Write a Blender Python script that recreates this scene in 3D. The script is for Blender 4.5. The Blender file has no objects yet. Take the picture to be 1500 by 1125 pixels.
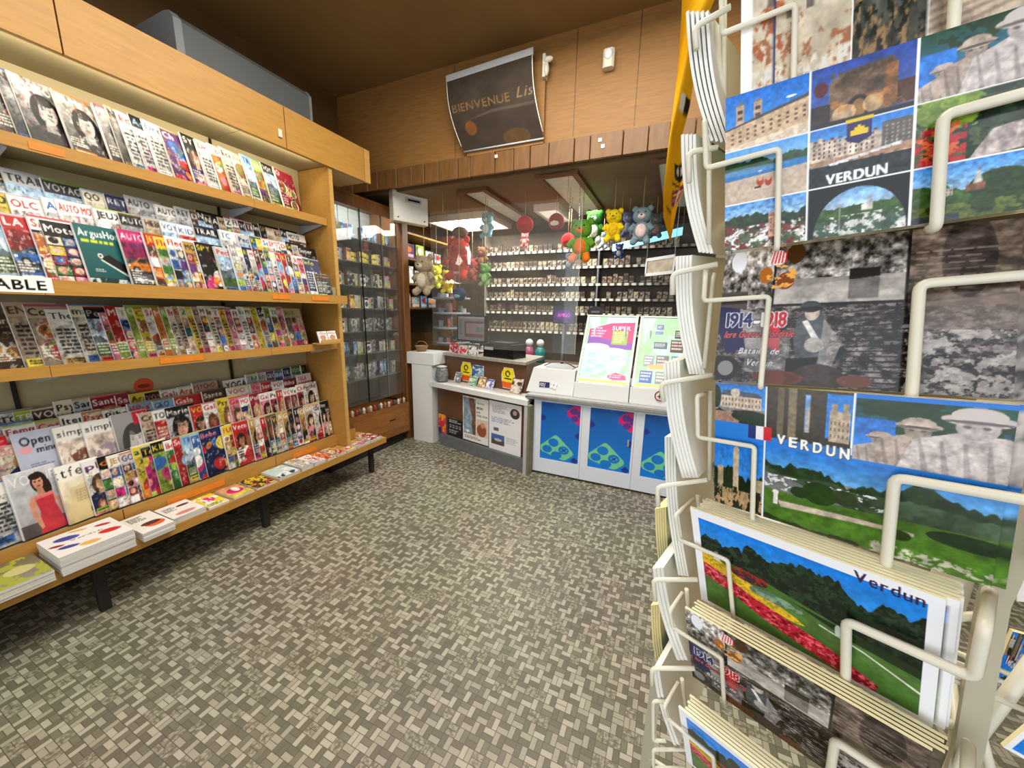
import bpy, math, random
import numpy as np
from mathutils import Vector, Matrix

scene = bpy.context.scene
COL = scene.collection
PI = math.pi
RND = random.Random(11)

# ------------------------------------------------------------------ camera
F, YAW, PITCH, ROLL = 540.3, math.radians(23.79), math.radians(11.18), math.radians(1.14)
W, H = 1500, 1125
CAM = np.array([0.0, 0.0, 1.5])
def cam_axes():
    cy, sy, cp, sp = math.cos(YAW), math.sin(YAW), math.cos(PITCH), math.sin(PITCH)
    f = np.array([-sy*cp, cy*cp, -sp]); r = np.array([cy, sy, 0.0]); u = np.cross(r, f)
    cr, sr = math.cos(ROLL), math.sin(ROLL)
    return cr*r + sr*u, -sr*r + cr*u, f
CR, CU, CF = cam_axes()
def ray(px, py): return CR*(px-W/2)/F - CU*(py-H/2)/F + CF
def at_x(px, py, x):
    d = ray(px, py); return CAM + d*(x/d[0])
def at_y(px, py, y):
    d = ray(px, py); return CAM + d*(y/d[1])
def at_z(px, py, z):
    d = ray(px, py); return CAM + d*((z-1.5)/d[2])
cd = bpy.data.cameras.new('camera'); cam = bpy.data.objects.new('camera', cd); COL.objects.link(cam)
cd.sensor_fit = 'HORIZONTAL'; cd.sensor_width = 36; cd.lens = F/W*36; cd.clip_start = 0.01; cd.clip_end = 60
m3 = Matrix((CR, CU, -CF)).transposed()
cam.matrix_world = Matrix.Translation(CAM) @ m3.to_4x4()
scene.camera = cam

# ------------------------------------------------------------------ naming helpers
ORD1 = ['', 'first', 'second', 'third', 'fourth', 'fifth', 'sixth', 'seventh', 'eighth', 'ninth', 'tenth', 'eleventh', 'twelfth', 'thirteenth',
        'fourteenth', 'fifteenth', 'sixteenth', 'seventeenth', 'eighteenth', 'nineteenth']
TENS = {2: 'twent', 3: 'thirt', 4: 'fort', 5: 'fift', 6: 'sixt'}
def nth(n):
    if n < 20: return ORD1[n]
    t, u = divmod(n, 10)
    return TENS[t] + ('ieth' if u == 0 else 'y-' + ORD1[u])
def tag(o, label=None, cat=None, group=None, kind=None):
    if label: o['label'] = label
    if cat: o['category'] = cat
    if group: o['group'] = group
    if kind: o['kind'] = kind
    return o
def thing(name, label, cat, loc=(0, 0, 0), rot=(0, 0, 0), group=None):
    o = bpy.data.objects.new(name, None); COL.objects.link(o)
    o.location = loc; o.rotation_euler = rot; o.empty_display_size = .05
    return tag(o, label, cat, group)
def copy_tree(o, parent=None):
    c = o.copy(); COL.objects.link(c)
    if parent is not None: c.parent = parent
    for ch in list(o.children): copy_tree(ch, c)
    return c

# ------------------------------------------------------------------ materials
MATS = {}
def s2l(c): return tuple(((x/12.92) if x <= .04045 else ((x+.055)/1.055)**2.4) for x in c)
def mat(name, col, rough=.5, metal=0.0, vary=.12, scale=30, emit=None, emit_s=0.0, stretch=None, bump=0.0, spec=.5):
    """principled material with a little procedural noise in its colour (col in sRGB 0..1)"""
    if name in MATS: return MATS[name]
    m = bpy.data.materials.new(name); m.use_nodes = True; nt = m.node_tree; b = nt.nodes['Principled BSDF']
    c = s2l(col)
    tc = nt.nodes.new('ShaderNodeTexCoord'); mp = nt.nodes.new('ShaderNodeMapping'); nz = nt.nodes.new('ShaderNodeTexNoise')
    nt.links.new(tc.outputs['Object'], mp.inputs['Vector']); nt.links.new(mp.outputs['Vector'], nz.inputs['Vector'])
    if stretch: mp.inputs['Scale'].default_value = stretch
    nz.inputs['Scale'].default_value = scale; nz.inputs['Detail'].default_value = 4
    rp = nt.nodes.new('ShaderNodeValToRGB')
    rp.color_ramp.elements[0].position = .3; rp.color_ramp.elements[1].position = .7
    rp.color_ramp.elements[0].color = (*[x*(1-vary) for x in c], 1); rp.color_ramp.elements[1].color = (*[min(1, x*(1+vary)) for x in c], 1)
    nt.links.new(nz.outputs['Fac'], rp.inputs['Fac']); nt.links.new(rp.outputs['Color'], b.inputs['Base Color'])
    b.inputs['Roughness'].default_value = rough; b.inputs['Metallic'].default_value = metal; b.inputs['Specular IOR Level'].default_value = spec
    if bump:
        bp = nt.nodes.new('ShaderNodeBump'); bp.inputs['Strength'].default_value = bump; bp.inputs['Distance'].default_value = .002
        nt.links.new(nz.outputs['Fac'], bp.inputs['Height']); nt.links.new(bp.outputs['Normal'], b.inputs['Normal'])
    if emit:
        b.inputs['Emission Color'].default_value = (*s2l(emit), 1); b.inputs['Emission Strength'].default_value = emit_s
    MATS[name] = m
    return m
def print_mat(name, rough, emit=0.0, spec=.5):
    m = bpy.data.materials.new(name); m.use_nodes = True; nt = m.node_tree; b = nt.nodes['Principled BSDF']
    a = nt.nodes.new('ShaderNodeAttribute'); a.attribute_name = 'ink'
    nt.links.new(a.outputs['Color'], b.inputs['Base Color']); b.inputs['Roughness'].default_value = rough
    b.inputs['Specular IOR Level'].default_value = spec
    if emit:
        nt.links.new(a.outputs['Color'], b.inputs['Emission Color']); b.inputs['Emission Strength'].default_value = emit
    return m
M_INK = print_mat('printed_paper', .42, spec=.35)
M_GLOSSY = print_mat('glossy_print', .16, spec=.4)
M_MATT = print_mat('matt_print', .8, spec=.2)
M_LIT = print_mat('backlit_print', .4, emit=.2)
def glass_mat(name, tint, gloss):
    m = bpy.data.materials.new(name); m.use_nodes = True; nt = m.node_tree; nt.nodes.remove(nt.nodes['Principled BSDF'])
    out = nt.nodes['Material Output']; t = nt.nodes.new('ShaderNodeBsdfTransparent'); g = nt.nodes.new('ShaderNodeBsdfGlossy')
    d = nt.nodes.new('ShaderNodeBsdfDiffuse'); d.inputs['Color'].default_value = (.85, .85, .82, 1)
    t.inputs['Color'].default_value = (*tint, 1); g.inputs['Roughness'].default_value = .03
    mx = nt.nodes.new('ShaderNodeMixShader'); mx.inputs[0].default_value = gloss
    m2 = nt.nodes.new('ShaderNodeMixShader'); nz = nt.nodes.new('ShaderNodeTexNoise'); nz.inputs['Scale'].default_value = 3
    mt = nt.nodes.new('ShaderNodeMath'); mt.operation = 'MULTIPLY'; mt.inputs[1].default_value = .06
    nt.links.new(nz.outputs['Fac'], mt.inputs[0]); nt.links.new(mt.outputs[0], m2.inputs[0])
    nt.links.new(t.outputs[0], mx.inputs[1]); nt.links.new(g.outputs[0], mx.inputs[2])
    nt.links.new(mx.outputs[0], m2.inputs[1]); nt.links.new(d.outputs[0], m2.inputs[2]); nt.links.new(m2.outputs[0], out.inputs[0])
    return m
M_PANE = glass_mat('clear_pane', (.97, .98, .97), .035)
M_BAG = glass_mat('plastic_bag', (.93, .93, .93), .10)

WOOD = mat('golden_beech_veneer', (.70, .52, .25), .42, vary=.10, scale=6, stretch=(14, 1.5, 14), spec=.35)
WOODL = mat('pale_beech_edge', (.76, .60, .33), .4, vary=.08, scale=6, stretch=(14, 1.5, 14), spec=.35)
WOODD = mat('dark_pine', (.43, .27, .12), .5, vary=.25, scale=5, stretch=(9, 9, 1.2))
PLANK = mat('valance_planks', (.45, .31, .155), .5, vary=.2, scale=5, stretch=(6, 6, 1))
CREAM = mat('cream_laminate', (.80, .74, .58), .5, vary=.04, scale=4)
SOFF = mat('beige_soffit', (.62, .57, .43), .6, vary=.05, scale=4)
DARK = mat('dark_gap', (.12, .09, .07), .8)
BLACK = mat('black_plastic', (.06, .06, .07), .35)
GREY = mat('grey_laminate', (.42, .43, .44), .5)
LGREY = mat('light_grey_plastic', (.72, .73, .74), .45, vary=.03)
WHITE = mat('white_laminate', (.88, .89, .89), .35, vary=.02, scale=5)
OFFW = mat('off_white_plastic', (.84, .82, .74), .4, vary=.03)
WIRE = mat('cream_coated_wire', (.86, .84, .76), .35, vary=.05, scale=20)
BAND = mat('beige_rack_steel', (.68, .65, .56), .45, vary=.06, scale=12)
BROWN = mat('brown_laminate', (.40, .28, .20), .4, vary=.1, scale=6)
CHROME = mat('chrome', (.8, .8, .8), .2, metal=1.0)
STRING = mat('pale_string', (.72, .62, .45), .7)
PAPER = mat('white_paper', (.93, .92, .89), .7, vary=.02)
ORANGE = mat('orange_label', (.86, .50, .14), .5, vary=.06)

# ------------------------------------------------------------------ mesh collector
class MB:
    def __init__(s): s.v = []; s.f = []; s.sm = []; s.mi = []; s.m = 0
    def add(s, vs, fs, smooth=False):
        n = len(s.v); s.v += [tuple(map(float, p)) for p in vs]; s.f += [tuple(i+n for i in q) for q in fs]
        s.sm += [smooth]*len(fs); s.mi += [s.m]*len(fs); return s
    def box(s, a, b, rz=0, piv=None, c=0.0):
        """box from corner a to b; c = chamfer on the vertical edges (in plan)"""
        x0, x1 = sorted((a[0], b[0])); y0, y1 = sorted((a[1], b[1])); z0, z1 = sorted((a[2], b[2]))
        if c <= 0: P = [(x0, y0), (x1, y0), (x1, y1), (x0, y1)]
        else: P = [(x0+c, y0), (x1-c, y0), (x1, y0+c), (x1, y1-c), (x1-c, y1), (x0+c, y1), (x0, y1-c), (x0, y0+c)]
        if rz:
            px, py = piv if piv else ((x0+x1)/2, (y0+y1)/2); cs, sn = math.cos(rz), math.sin(rz)
            P = [(px+(x-px)*cs-(y-py)*sn, py+(x-px)*sn+(y-py)*cs) for x, y in P]
        n = len(P)
        return s.add([(x, y, z0) for x, y in P]+[(x, y, z1) for x, y in P],
                     [tuple(range(n))[::-1], tuple(range(n, 2*n))]+[(i, (i+1) % n, n+(i+1) % n, n+i) for i in range(n)])
    def hexa(s, p):   # eight corners: bottom ring, top ring
        return s.add(p, [(3, 2, 1, 0), (4, 5, 6, 7), (0, 1, 5, 4), (1, 2, 6, 5), (2, 3, 7, 6), (3, 0, 4, 7)])
    def prism(s, pts, vec):
        n = len(pts); q = [np.array(p, float) for p in pts]; v = np.array(vec, float)
        return s.add([*q, *[p+v for p in q]], [tuple(range(n))[::-1], tuple(range(n, 2*n))]+[(i, (i+1) % n, n+(i+1) % n, n+i) for i in range(n)])
    def tube(s, pts, r, n=8, r2=None):
        P = [np.array(p, float) for p in pts]; vs = []; fs = []
        up = None
        for i, p in enumerate(P):
            a = P[max(i-1, 0)]; b = P[min(i+1, len(P)-1)]; t = b-a; t /= (np.linalg.norm(t)+1e-12)
            if up is None:
                up = np.array([0, 0, 1.0]) if abs(t[2]) < .9 else np.array([1.0, 0, 0])
            e1 = np.cross(t, up); e1 /= (np.linalg.norm(e1)+1e-12); e2 = np.cross(e1, t); up = e2
            rr = r if r2 is None else r+(r2-r)*i/(len(P)-1)
            vs += [p+rr*(math.cos(2*PI*k/n)*e1+math.sin(2*PI*k/n)*e2) for k in range(n)]
        for i in range(len(P)-1):
            for k in range(n):
                k2 = (k+1) % n; fs.append((i*n+k, i*n+k2, (i+1)*n+k2, (i+1)*n+k))
        s.add(vs, fs, True); L = len(P)-1
        b = len(s.v)-len(vs)
        s.f += [tuple(b+k for k in range(n))[::-1], tuple(b+L*n+k for k in range(n))]; s.sm += [False]*2; s.mi += [s.m]*2
        return s
    def ell(s, c, r, n=14, m=9, M=None):
        vs = []; fs = []
        if not hasattr(r, '__len__'): r = (r, r, r)
        for i in range(m+1):
            a = PI*i/m
            for k in range(n):
                b = 2*PI*k/n; p = np.array([math.sin(a)*math.cos(b)*r[0], math.sin(a)*math.sin(b)*r[1], -math.cos(a)*r[2]])
                if M is not None: p = M @ p
                vs.append(p+np.array(c))
        for i in range(m):
            for k in range(n):
                k2 = (k+1) % n; fs.append((i*n+k, i*n+k2, (i+1)*n+k2, (i+1)*n+k))
        return s.add(vs, fs, True)
    def lathe(s, c, prof, n=14):
        vs = [(c[0]+r*math.cos(2*PI*k/n), c[1]+r*math.sin(2*PI*k/n), c[2]+z) for r, z in prof for k in range(n)]
        fs = [(i*n+k, i*n+(k+1) % n, (i+1)*n+(k+1) % n, (i+1)*n+k) for i in range(len(prof)-1) for k in range(n)]
        s.add(vs, fs, True); L = len(prof)-1; b = len(s.v)-len(vs)
        s.f += [tuple(b+k for k in range(n))[::-1], tuple(b+L*n+k for k in range(n))]; s.sm += [False]*2; s.mi += [s.m]*2
        return s
    def build(s, name, m, parent=None, label=None):
        me = bpy.data.meshes.new(name); o = bpy.data.objects.new(name, me); COL.objects.link(o)
        off = np.zeros(3)
        if parent is not None:
            p = parent
            while p is not None: off = off+np.array(p.location); p = p.parent
            o.parent = parent
        V = [tuple(np.array(v)-off) for v in s.v] if parent is not None and s.world else s.v
        me.from_pydata(V, [], s.f)
        for mm in (m if isinstance(m, (list, tuple)) else [m]): me.materials.append(mm)
        me.polygons.foreach_set('use_smooth', s.sm); me.polygons.foreach_set('material_index', s.mi); me.update()
        if label: o['label'] = label
        return o
    world = True
class LB(MB): world = False      # coordinates already local to the parent
def bend(P, r=.012, k=4):
    """round the inner corners of a polyline"""
    P = [np.array(p, float) for p in P]; out = [P[0]]
    for a, b, c in zip(P, P[1:], P[2:]):
        u = a-b; w = c-b; lu, lw = np.linalg.norm(u), np.linalg.norm(w); rr = min(r, lu*.45, lw*.45)
        p, q = b+u/lu*rr, b+w/lw*rr
        for i in range(k+1):
            t = i/k; out.append((1-t)**2*p+2*t*(1-t)*b+t*t*q)
    return out+[P[-1]]
# ------------------------------------------------------------------ painting: colour grids that become vertex colours
GL = {}
def glyph(ch):
    if ch in GL: return GL[ch]
    S = 40
    cu = bpy.data.curves.new('g', 'FONT'); cu.body = ch; cu.size = 1; cu.resolution_u = 4
    ob = bpy.data.objects.new('g', cu); me = ob.to_mesh()
    me.calc_loop_triangles(); v = np.array([tuple(p.co[:2]) for p in me.vertices]) if len(me.vertices) else np.zeros((0, 2))
    tris = [tuple(t.vertices) for t in me.loop_triangles]
    if len(v):
        x0, x1 = v[:, 0].min(), v[:, 0].max(); w = int(math.ceil((x1-x0)*S))+2
        g = np.zeros((44, w), bool)
        yy, xx = np.mgrid[0:44, 0:w]; X = x0+(xx-.5)/S; Y = .82-(yy+.5)/S
        for a, b, c in tris:
            A, B, Cc = v[a], v[b], v[c]
            d = (B[1]-Cc[1])*(A[0]-Cc[0])+(Cc[0]-B[0])*(A[1]-Cc[1])
            if abs(d) < 1e-12: continue
            l1 = ((B[1]-Cc[1])*(X-Cc[0])+(Cc[0]-B[0])*(Y-Cc[1]))/d; l2 = ((Cc[1]-A[1])*(X-Cc[0])+(A[0]-Cc[0])*(Y-Cc[1]))/d
            g |= (l1 >= -.001) & (l2 >= -.001) & (l1+l2 <= 1.001)
    else: g = np.zeros((44, 11), bool)
    ob.to_mesh_clear(); bpy.data.objects.remove(ob); bpy.data.curves.remove(cu)
    GL[ch] = g
    return g
def text_mask(s, bold=0, gap=3):
    parts = []
    for ch in s:
        g = glyph(ch)
        parts += [g, np.zeros((44, gap), bool)]
    m = np.concatenate(parts[:-1], 1) if len(parts) > 1 else np.zeros((44, 4), bool)
    for _ in range(bold):
        k = m.copy(); k[:, 1:] |= m[:, :-1]; k[:, :-1] |= m[:, 1:]; k[1:] |= m[:-1]; m = k
    r = np.where(m.any(1))[0]
    return m[(4 if r.size == 0 else min(4, r[0])):(33 if r.size == 0 else max(33, r[-1]+1))]
def vn(h, w, cx, cy, rng, octv=4):
    """value noise 0..1"""
    out = np.zeros((h, w)); amp = 1.0; tot = 0
    for o in range(octv):
        gx, gy = max(2, int(cx*2**o)+1), max(2, int(cy*2**o)+1); g = rng.random((gy, gx))
        y = np.linspace(0, gy-1.001, h); x = np.linspace(0, gx-1.001, w); yi = y.astype(int); xi = x.astype(int)
        fy = (y-yi)[:, None]; fx = (x-xi)[None]; fy = fy*fy*(3-2*fy); fx = fx*fx*(3-2*fx)
        a = g[yi][:, xi]; b = g[yi][:, xi+1]; c = g[yi+1][:, xi]; d = g[yi+1][:, xi+1]
        out += amp*((a*(1-fx)+b*fx)*(1-fy)+(c*(1-fx)+d*fx)*fy); tot += amp; amp *= .68
    out /= tot
    return np.clip(.5+(out-.5)*1.35, 0, 1)
class Cv:
    """a small canvas; u to the right, v downwards, both 0..1"""
    def __init__(s, w, h, bg=(1, 1, 1), ss=2, seed=0, asp=None):
        s.w, s.h, s.ss = w, h, ss; s.W, s.H = w*ss, h*ss; s.a = np.empty((s.H, s.W, 3)); s.a[:] = bg
        s.r = np.random.default_rng(seed); s.asp = asp or w/h
        s.V, s.U = np.mgrid[0:s.H, 0:s.W]; s.V = (s.V+.5)/s.H; s.U = (s.U+.5)/s.W
    def mask(s, m, c, al=1.0):
        c = np.asarray(c, float)
        if c.ndim == 3: s.a[m] = s.a[m]*(1-al)+c[m]*al
        else: s.a[m] = s.a[m]*(1-al)+c*al
        return s
    def rect(s, u0, v0, u1, v1, c, al=1.0): return s.mask((s.U >= u0) & (s.U < u1) & (s.V >= v0) & (s.V < v1), c, al)
    def ell(s, u, v, ru, rv, c, al=1.0, rot=0):
        du = (s.U-u)*s.asp; dv = s.V-v
        if rot: du, dv = du*math.cos(rot)+dv*math.sin(rot), -du*math.sin(rot)+dv*math.cos(rot)
        return s.mask((du/(ru*s.asp))**2+(dv/rv)**2 < 1, c, al)
    def poly(s, P, c, al=1.0):
        m = np.zeros(s.U.shape, bool); n = len(P)
        for i in range(n):
            (x1, y1), (x2, y2) = P[i], P[(i+1) % n]
            if y1 == y2: continue
            m ^= ((y1 > s.V) != (y2 > s.V)) & (s.U < (x2-x1)*(s.V-y1)/(y2-y1)+x1)
        return s.mask(m, c, al)
    def grad(s, c0, c1, u0=0, v0=0, u1=1, v1=1):
        m = (s.U >= u0) & (s.U < u1) & (s.V >= v0) & (s.V < v1); t = ((s.V-v0)/(v1-v0))[..., None]
        return s.mask(m, np.asarray(c0)*(1-t)+np.asarray(c1)*t)
    def noise(s, amp, cx=8, cy=8, m=None, octv=4, mono=True):
        n = vn(s.H, s.W, cx, cy, s.r, octv)-.5
        n = n[..., None]*2*amp
        if m is None: s.a = s.a*(1+n)
        else: s.a[m] = (s.a*(1+n))[m]
        return s
    def blotch(s, cx, cy, th, c, m=None, al=1.0, octv=4):
        k = vn(s.H, s.W, cx, cy, s.r, octv) > th
        if m is not None: k &= m
        return s.mask(k, c, al)
    def ridge(s, base, amp, cells, c, bottom=1.0, u0=0, u1=1, noise=.35):
        y = base-amp*vn(1, s.W, cells, 1, s.r, 4)[0]
        m = (s.V > y[None]) & (s.V < bottom) & (s.U >= u0) & (s.U < u1); s.mask(m, c); s.noise(noise, cells*1.6, cells*1.2, m); return m
    def text(s, t, u, v, hh, c, w=None, bold=0, slant=0.0, rise=0.0, al=1.0, outline=None):
        """cap-top-left at (u, v), cap height hh (in v); w = width in u"""
        m = text_mask(t, bold); rows = 29.0
        if w is None: w = m.shape[1]/rows*hh/s.asp
        y = (s.V-v+rise*(s.U-u))/hh*rows; x = (s.U-u+slant*(s.V-v-hh))/w*m.shape[1]
        yi = np.floor(y).astype(int); xi = np.floor(x).astype(int)
        ok = (yi >= 0) & (yi < m.shape[0]) & (xi >= 0) & (xi < m.shape[1]); k = np.zeros(ok.shape, bool); k[ok] = m[yi[ok], xi[ok]]
        if outline is not None:
            e = k.copy()
            for _ in range(s.ss): e[1:] |= e[:-1].copy(); e[:-1] |= e[1:].copy(); e[:, 1:] |= e[:, :-1].copy(); e[:, :-1] |= e[:, 1:].copy()
            s.mask(e & ~k, outline)
        return s.mask(k, c, al)
    def lines(s, u0, v0, u1, v1, n, c, fill=.55, al=.8):
        """rows of small illegible print"""
        hgt = (v1-v0)/n
        for i in range(n):
            u = u0; e = u0+(u1-u0)*(.6+.4*s.r.random())
            while u < e:
                wd = (u1-u0)*(.06+.16*s.r.random()); s.rect(u, v0+i*hgt, min(u+wd, e), v0+i*hgt+hgt*fill, c, al); u += wd+(u1-u0)*.035
        return s
    def paste(s, arr, u0, v0, u1, v1):
        a, b, c, d = int(round(v0*s.H)), int(round(v1*s.H)), int(round(u0*s.W)), int(round(u1*s.W))
        if b <= a or d <= c: return s
        yi = (np.arange(b-a)*arr.shape[0]/(b-a)).astype(int); xi = (np.arange(d-c)*arr.shape[1]/(d-c)).astype(int)
        sub = arr[yi][:, xi]; A, B, C2, D = max(a, 0), min(b, s.H), max(c, 0), min(d, s.W)
        s.a[A:B, C2:D] = sub[A-a:B-a, C2-c:D-c]; return s
    def out(s): return np.clip(s.a.reshape(s.h, s.ss, s.w, s.ss, 3).mean((1, 3)), 0, 1)

def ink_mesh(name, arr, w, h, t, edge=(.93, .92, .88), prof=None, back=None, ctop=None):
    """a printed sheet or block: front (facing local -Y) carries the painted grid, t deep, origin at bottom centre of the front.
    prof(v) -> local y offset of the front at height fraction v"""
    ny, nx, _ = arr.shape; arr = arr[::-1]
    xs = np.linspace(-w/2, w/2, nx); zs = np.linspace(0, h, ny); vf = np.linspace(0, 1, ny)
    yo = np.array([prof(q) for q in vf]) if prof else np.zeros(ny)
    G = np.zeros((ny, nx, 3)); G[..., 0] = xs[None]; G[..., 1] = yo[:, None]; G[..., 2] = zs[:, None]
    V = [G.reshape(-1, 3)]; Cc = [arr.reshape(-1, 3)]
    idx = np.arange(nx*ny).reshape(ny, nx)
    Fq = [np.stack([idx[:-1, :-1], idx[:-1, 1:], idx[1:, 1:], idx[1:, :-1]], -1).reshape(-1, 4)]
    b = nx*ny
    if t > 0:
        e = np.array(edge); bk = np.array(back) if back is not None else e
        def strip(front, backp, col, flip):
            nonlocal b
            n = len(front); V.append(np.concatenate([front, backp])); Cc.append(np.repeat(col[None], 2*n, 0))
            i = np.arange(n-1); q = np.stack([b+i, b+i+1, b+n+i+1, b+n+i], -1)
            Fq.append(q[:, ::-1] if flip else q); b += 2*n
        D = np.array([0, t, 0])
        L, R = G[:, 0], G[:, -1]
        strip(L, L+D, e*.97, False); strip(R, R+D, e*.97, True)
        strip(G[0][[0, -1]], G[0][[0, -1]]+D, e*.9, True); strip(G[-1][[0, -1]], G[-1][[0, -1]]+D, np.array(ctop) if ctop is not None else e, False)
        strip(L+D, R+D, bk, False)
    V = np.concatenate(V); Cc = np.concatenate(Cc); Fq = np.concatenate(Fq)
    me = bpy.data.meshes.new(name); me.vertices.add(len(V)); me.vertices.foreach_set('co', V.ravel())
    me.loops.add(Fq.size); me.loops.foreach_set('vertex_index', Fq.ravel().astype(np.int32))
    me.polygons.add(len(Fq)); me.polygons.foreach_set('loop_start', np.arange(0, Fq.size, 4, dtype=np.int32))
    try: me.polygons.foreach_set('loop_total', np.full(len(Fq), 4, dtype=np.int32))
    except Exception: pass
    at = me.color_attributes.new('ink', 'BYTE_COLOR', 'POINT')
    at.data.foreach_set('color_srgb', np.concatenate([Cc, np.ones((len(Cc), 1))], 1).ravel().astype(np.float32))
    me.update(calc_edges=True)
    return me
def ink_obj(name, me, m, parent=None):
    if not me.materials: me.materials.append(m)
    o = bpy.data.objects.new(name, me); COL.objects.link(o)
    if parent is not None: o.parent = parent
    return o
def frame_matrix(tl, e, u, w, h):
    """pose of an ink_mesh whose front top-left corner is at tl, with e to the right and u up"""
    e = Vector(e).normalized(); u = Vector(u); u = (u-e*u.dot(e)).normalized(); n = e.cross(u)     # n points to the viewer
    M = Matrix((e, -n, u)).transposed().to_4x4(); M.translation = Vector(tl)+e*(w/2)-u*h
    return M

# colours
PAL = dict(white=(.94, .93, .91), cream=(.92, .87, .76), grey=(.62, .62, .63), black=(.09, .09, .10), red=(.80, .11, .12), crimson=(.62, .08, .18), pink=(.90, .48, .56),
           magenta=(.80, .12, .45), orange=(.90, .48, .12), yellow=(.93, .82, .16), green=(.25, .50, .20), lime=(.62, .76, .25), teal=(.09, .34, .34), blue=(.16, .38, .70),
           navy=(.10, .14, .36), sky=(.50, .70, .86), purple=(.38, .18, .46), brown=(.34, .22, .16), beige=(.78, .68, .56), gold=(.75, .58, .26), silver=(.76, .77, .79))
SKIN = [(.86, .66, .54), (.78, .56, .44), (.90, .72, .62), (.66, .44, .33)]
HAIR = [(.15, .10, .08), (.40, .25, .13), (.72, .54, .30), (.08, .07, .07), (.55, .30, .16)]
STYLE_WORD = dict(portrait='portrait', figure='figure', car='car', food='dish', grid='collage', land='landscape', text='headline', bw='monochrome', shapes='patterned', stars='celebrity')
# ------------------------------------------------------------------ magazine covers
def face(c, u, v, s, rng, skin=None, hair=None, body=None):
    """a head and shoulders on a cover; s = head height in v"""
    a = c.asp; skin = skin or SKIN[rng.integers(4)]; hair = hair or HAIR[rng.integers(5)]; sk = np.array(skin)
    if body is None: body = PAL[['red', 'white', 'navy', 'black', 'pink', 'teal', 'beige'][rng.integers(7)]]
    c.ell(u, v+s*.15, s*.60/a, s*.80, hair)
    c.ell(u, v+s*1.45, s*1.15/a, s*.85, body); c.poly([(u-s*.18/a, v+s*.3), (u+s*.18/a, v+s*.3), (u+s*.26/a, v+s*.85), (u-s*.26/a, v+s*.85)], sk*.9)
    c.ell(u, v, s*.38/a, s*.52, sk); c.ell(u+s*.12/a, v+s*.08, s*.24/a, s*.4, sk*1.06, .5)
    c.ell(u, v-s*.40, s*.40/a, s*.22, hair)
    for d in (-1, 1): c.ell(u+d*s*.15/a, v-s*.03, s*.055/a, s*.022, (.2, .14, .13), .8); c.ell(u+d*s*.15/a, v-s*.11, s*.08/a, s*.014, np.array(hair)*.8, .7)
    c.ell(u, v+s*.13, s*.04/a, s*.05, sk*.8); c.ell(u, v+s*.27, s*.10/a, s*.032, (.70, .28, .28)); c.ell(u-s*.16/a, v+s*.05, s*.2/a, s*.42, sk*.86, .45); c.poly([(u-s*.42/a, v-s*.2), (u-s*.2/a, v-s*.48), (u-s*.26/a, v-s*.1), (u-s*.38/a, v+s*.5)], hair)
def car(c, u, v, s, col, rng):
    a = c.asp
    P = [(-1, .1), (-.95, -.12), (-.55, -.2), (-.3, -.45), (.3, -.47), (.6, -.2), (.95, -.1), (1, .12), (.9, .2), (-.9, .2)]
    c.ell(u, v+s*.22, s*1.05/a, s*.1, (.05, .05, .05), .6)
    c.poly([(u+x*s/a, v+y*s) for x, y in P], col); c.poly([(u+x*s/a, v+y*s) for x, y in [(-.48, -.2), (-.27, -.4), (.02, -.41), (.02, -.2)]], (.12, .15, .2))
    c.poly([(u+x*s/a, v+y*s) for x, y in [(.08, -.2), (.08, -.41), (.27, -.41), (.5, -.2)]], (.15, .18, .24)); c.poly([(u+x*s/a, v+y*s) for x, y in [(-.95, -.02), (.97, -.02), (.97, .03), (-.95, .03)]], np.array(col)*.7)
    for d in (-.58, .6): c.ell(u+d*s/a, v+s*.17, s*.19/a, s*.19, (.05, .05, .05)); c.ell(u+d*s/a, v+s*.17, s*.11/a, s*.11, (.6, .6, .62))
    c.ell(u-.88*s/a, v-.04*s, .07*s/a, .05*s, (.98, .97, .9))
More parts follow.
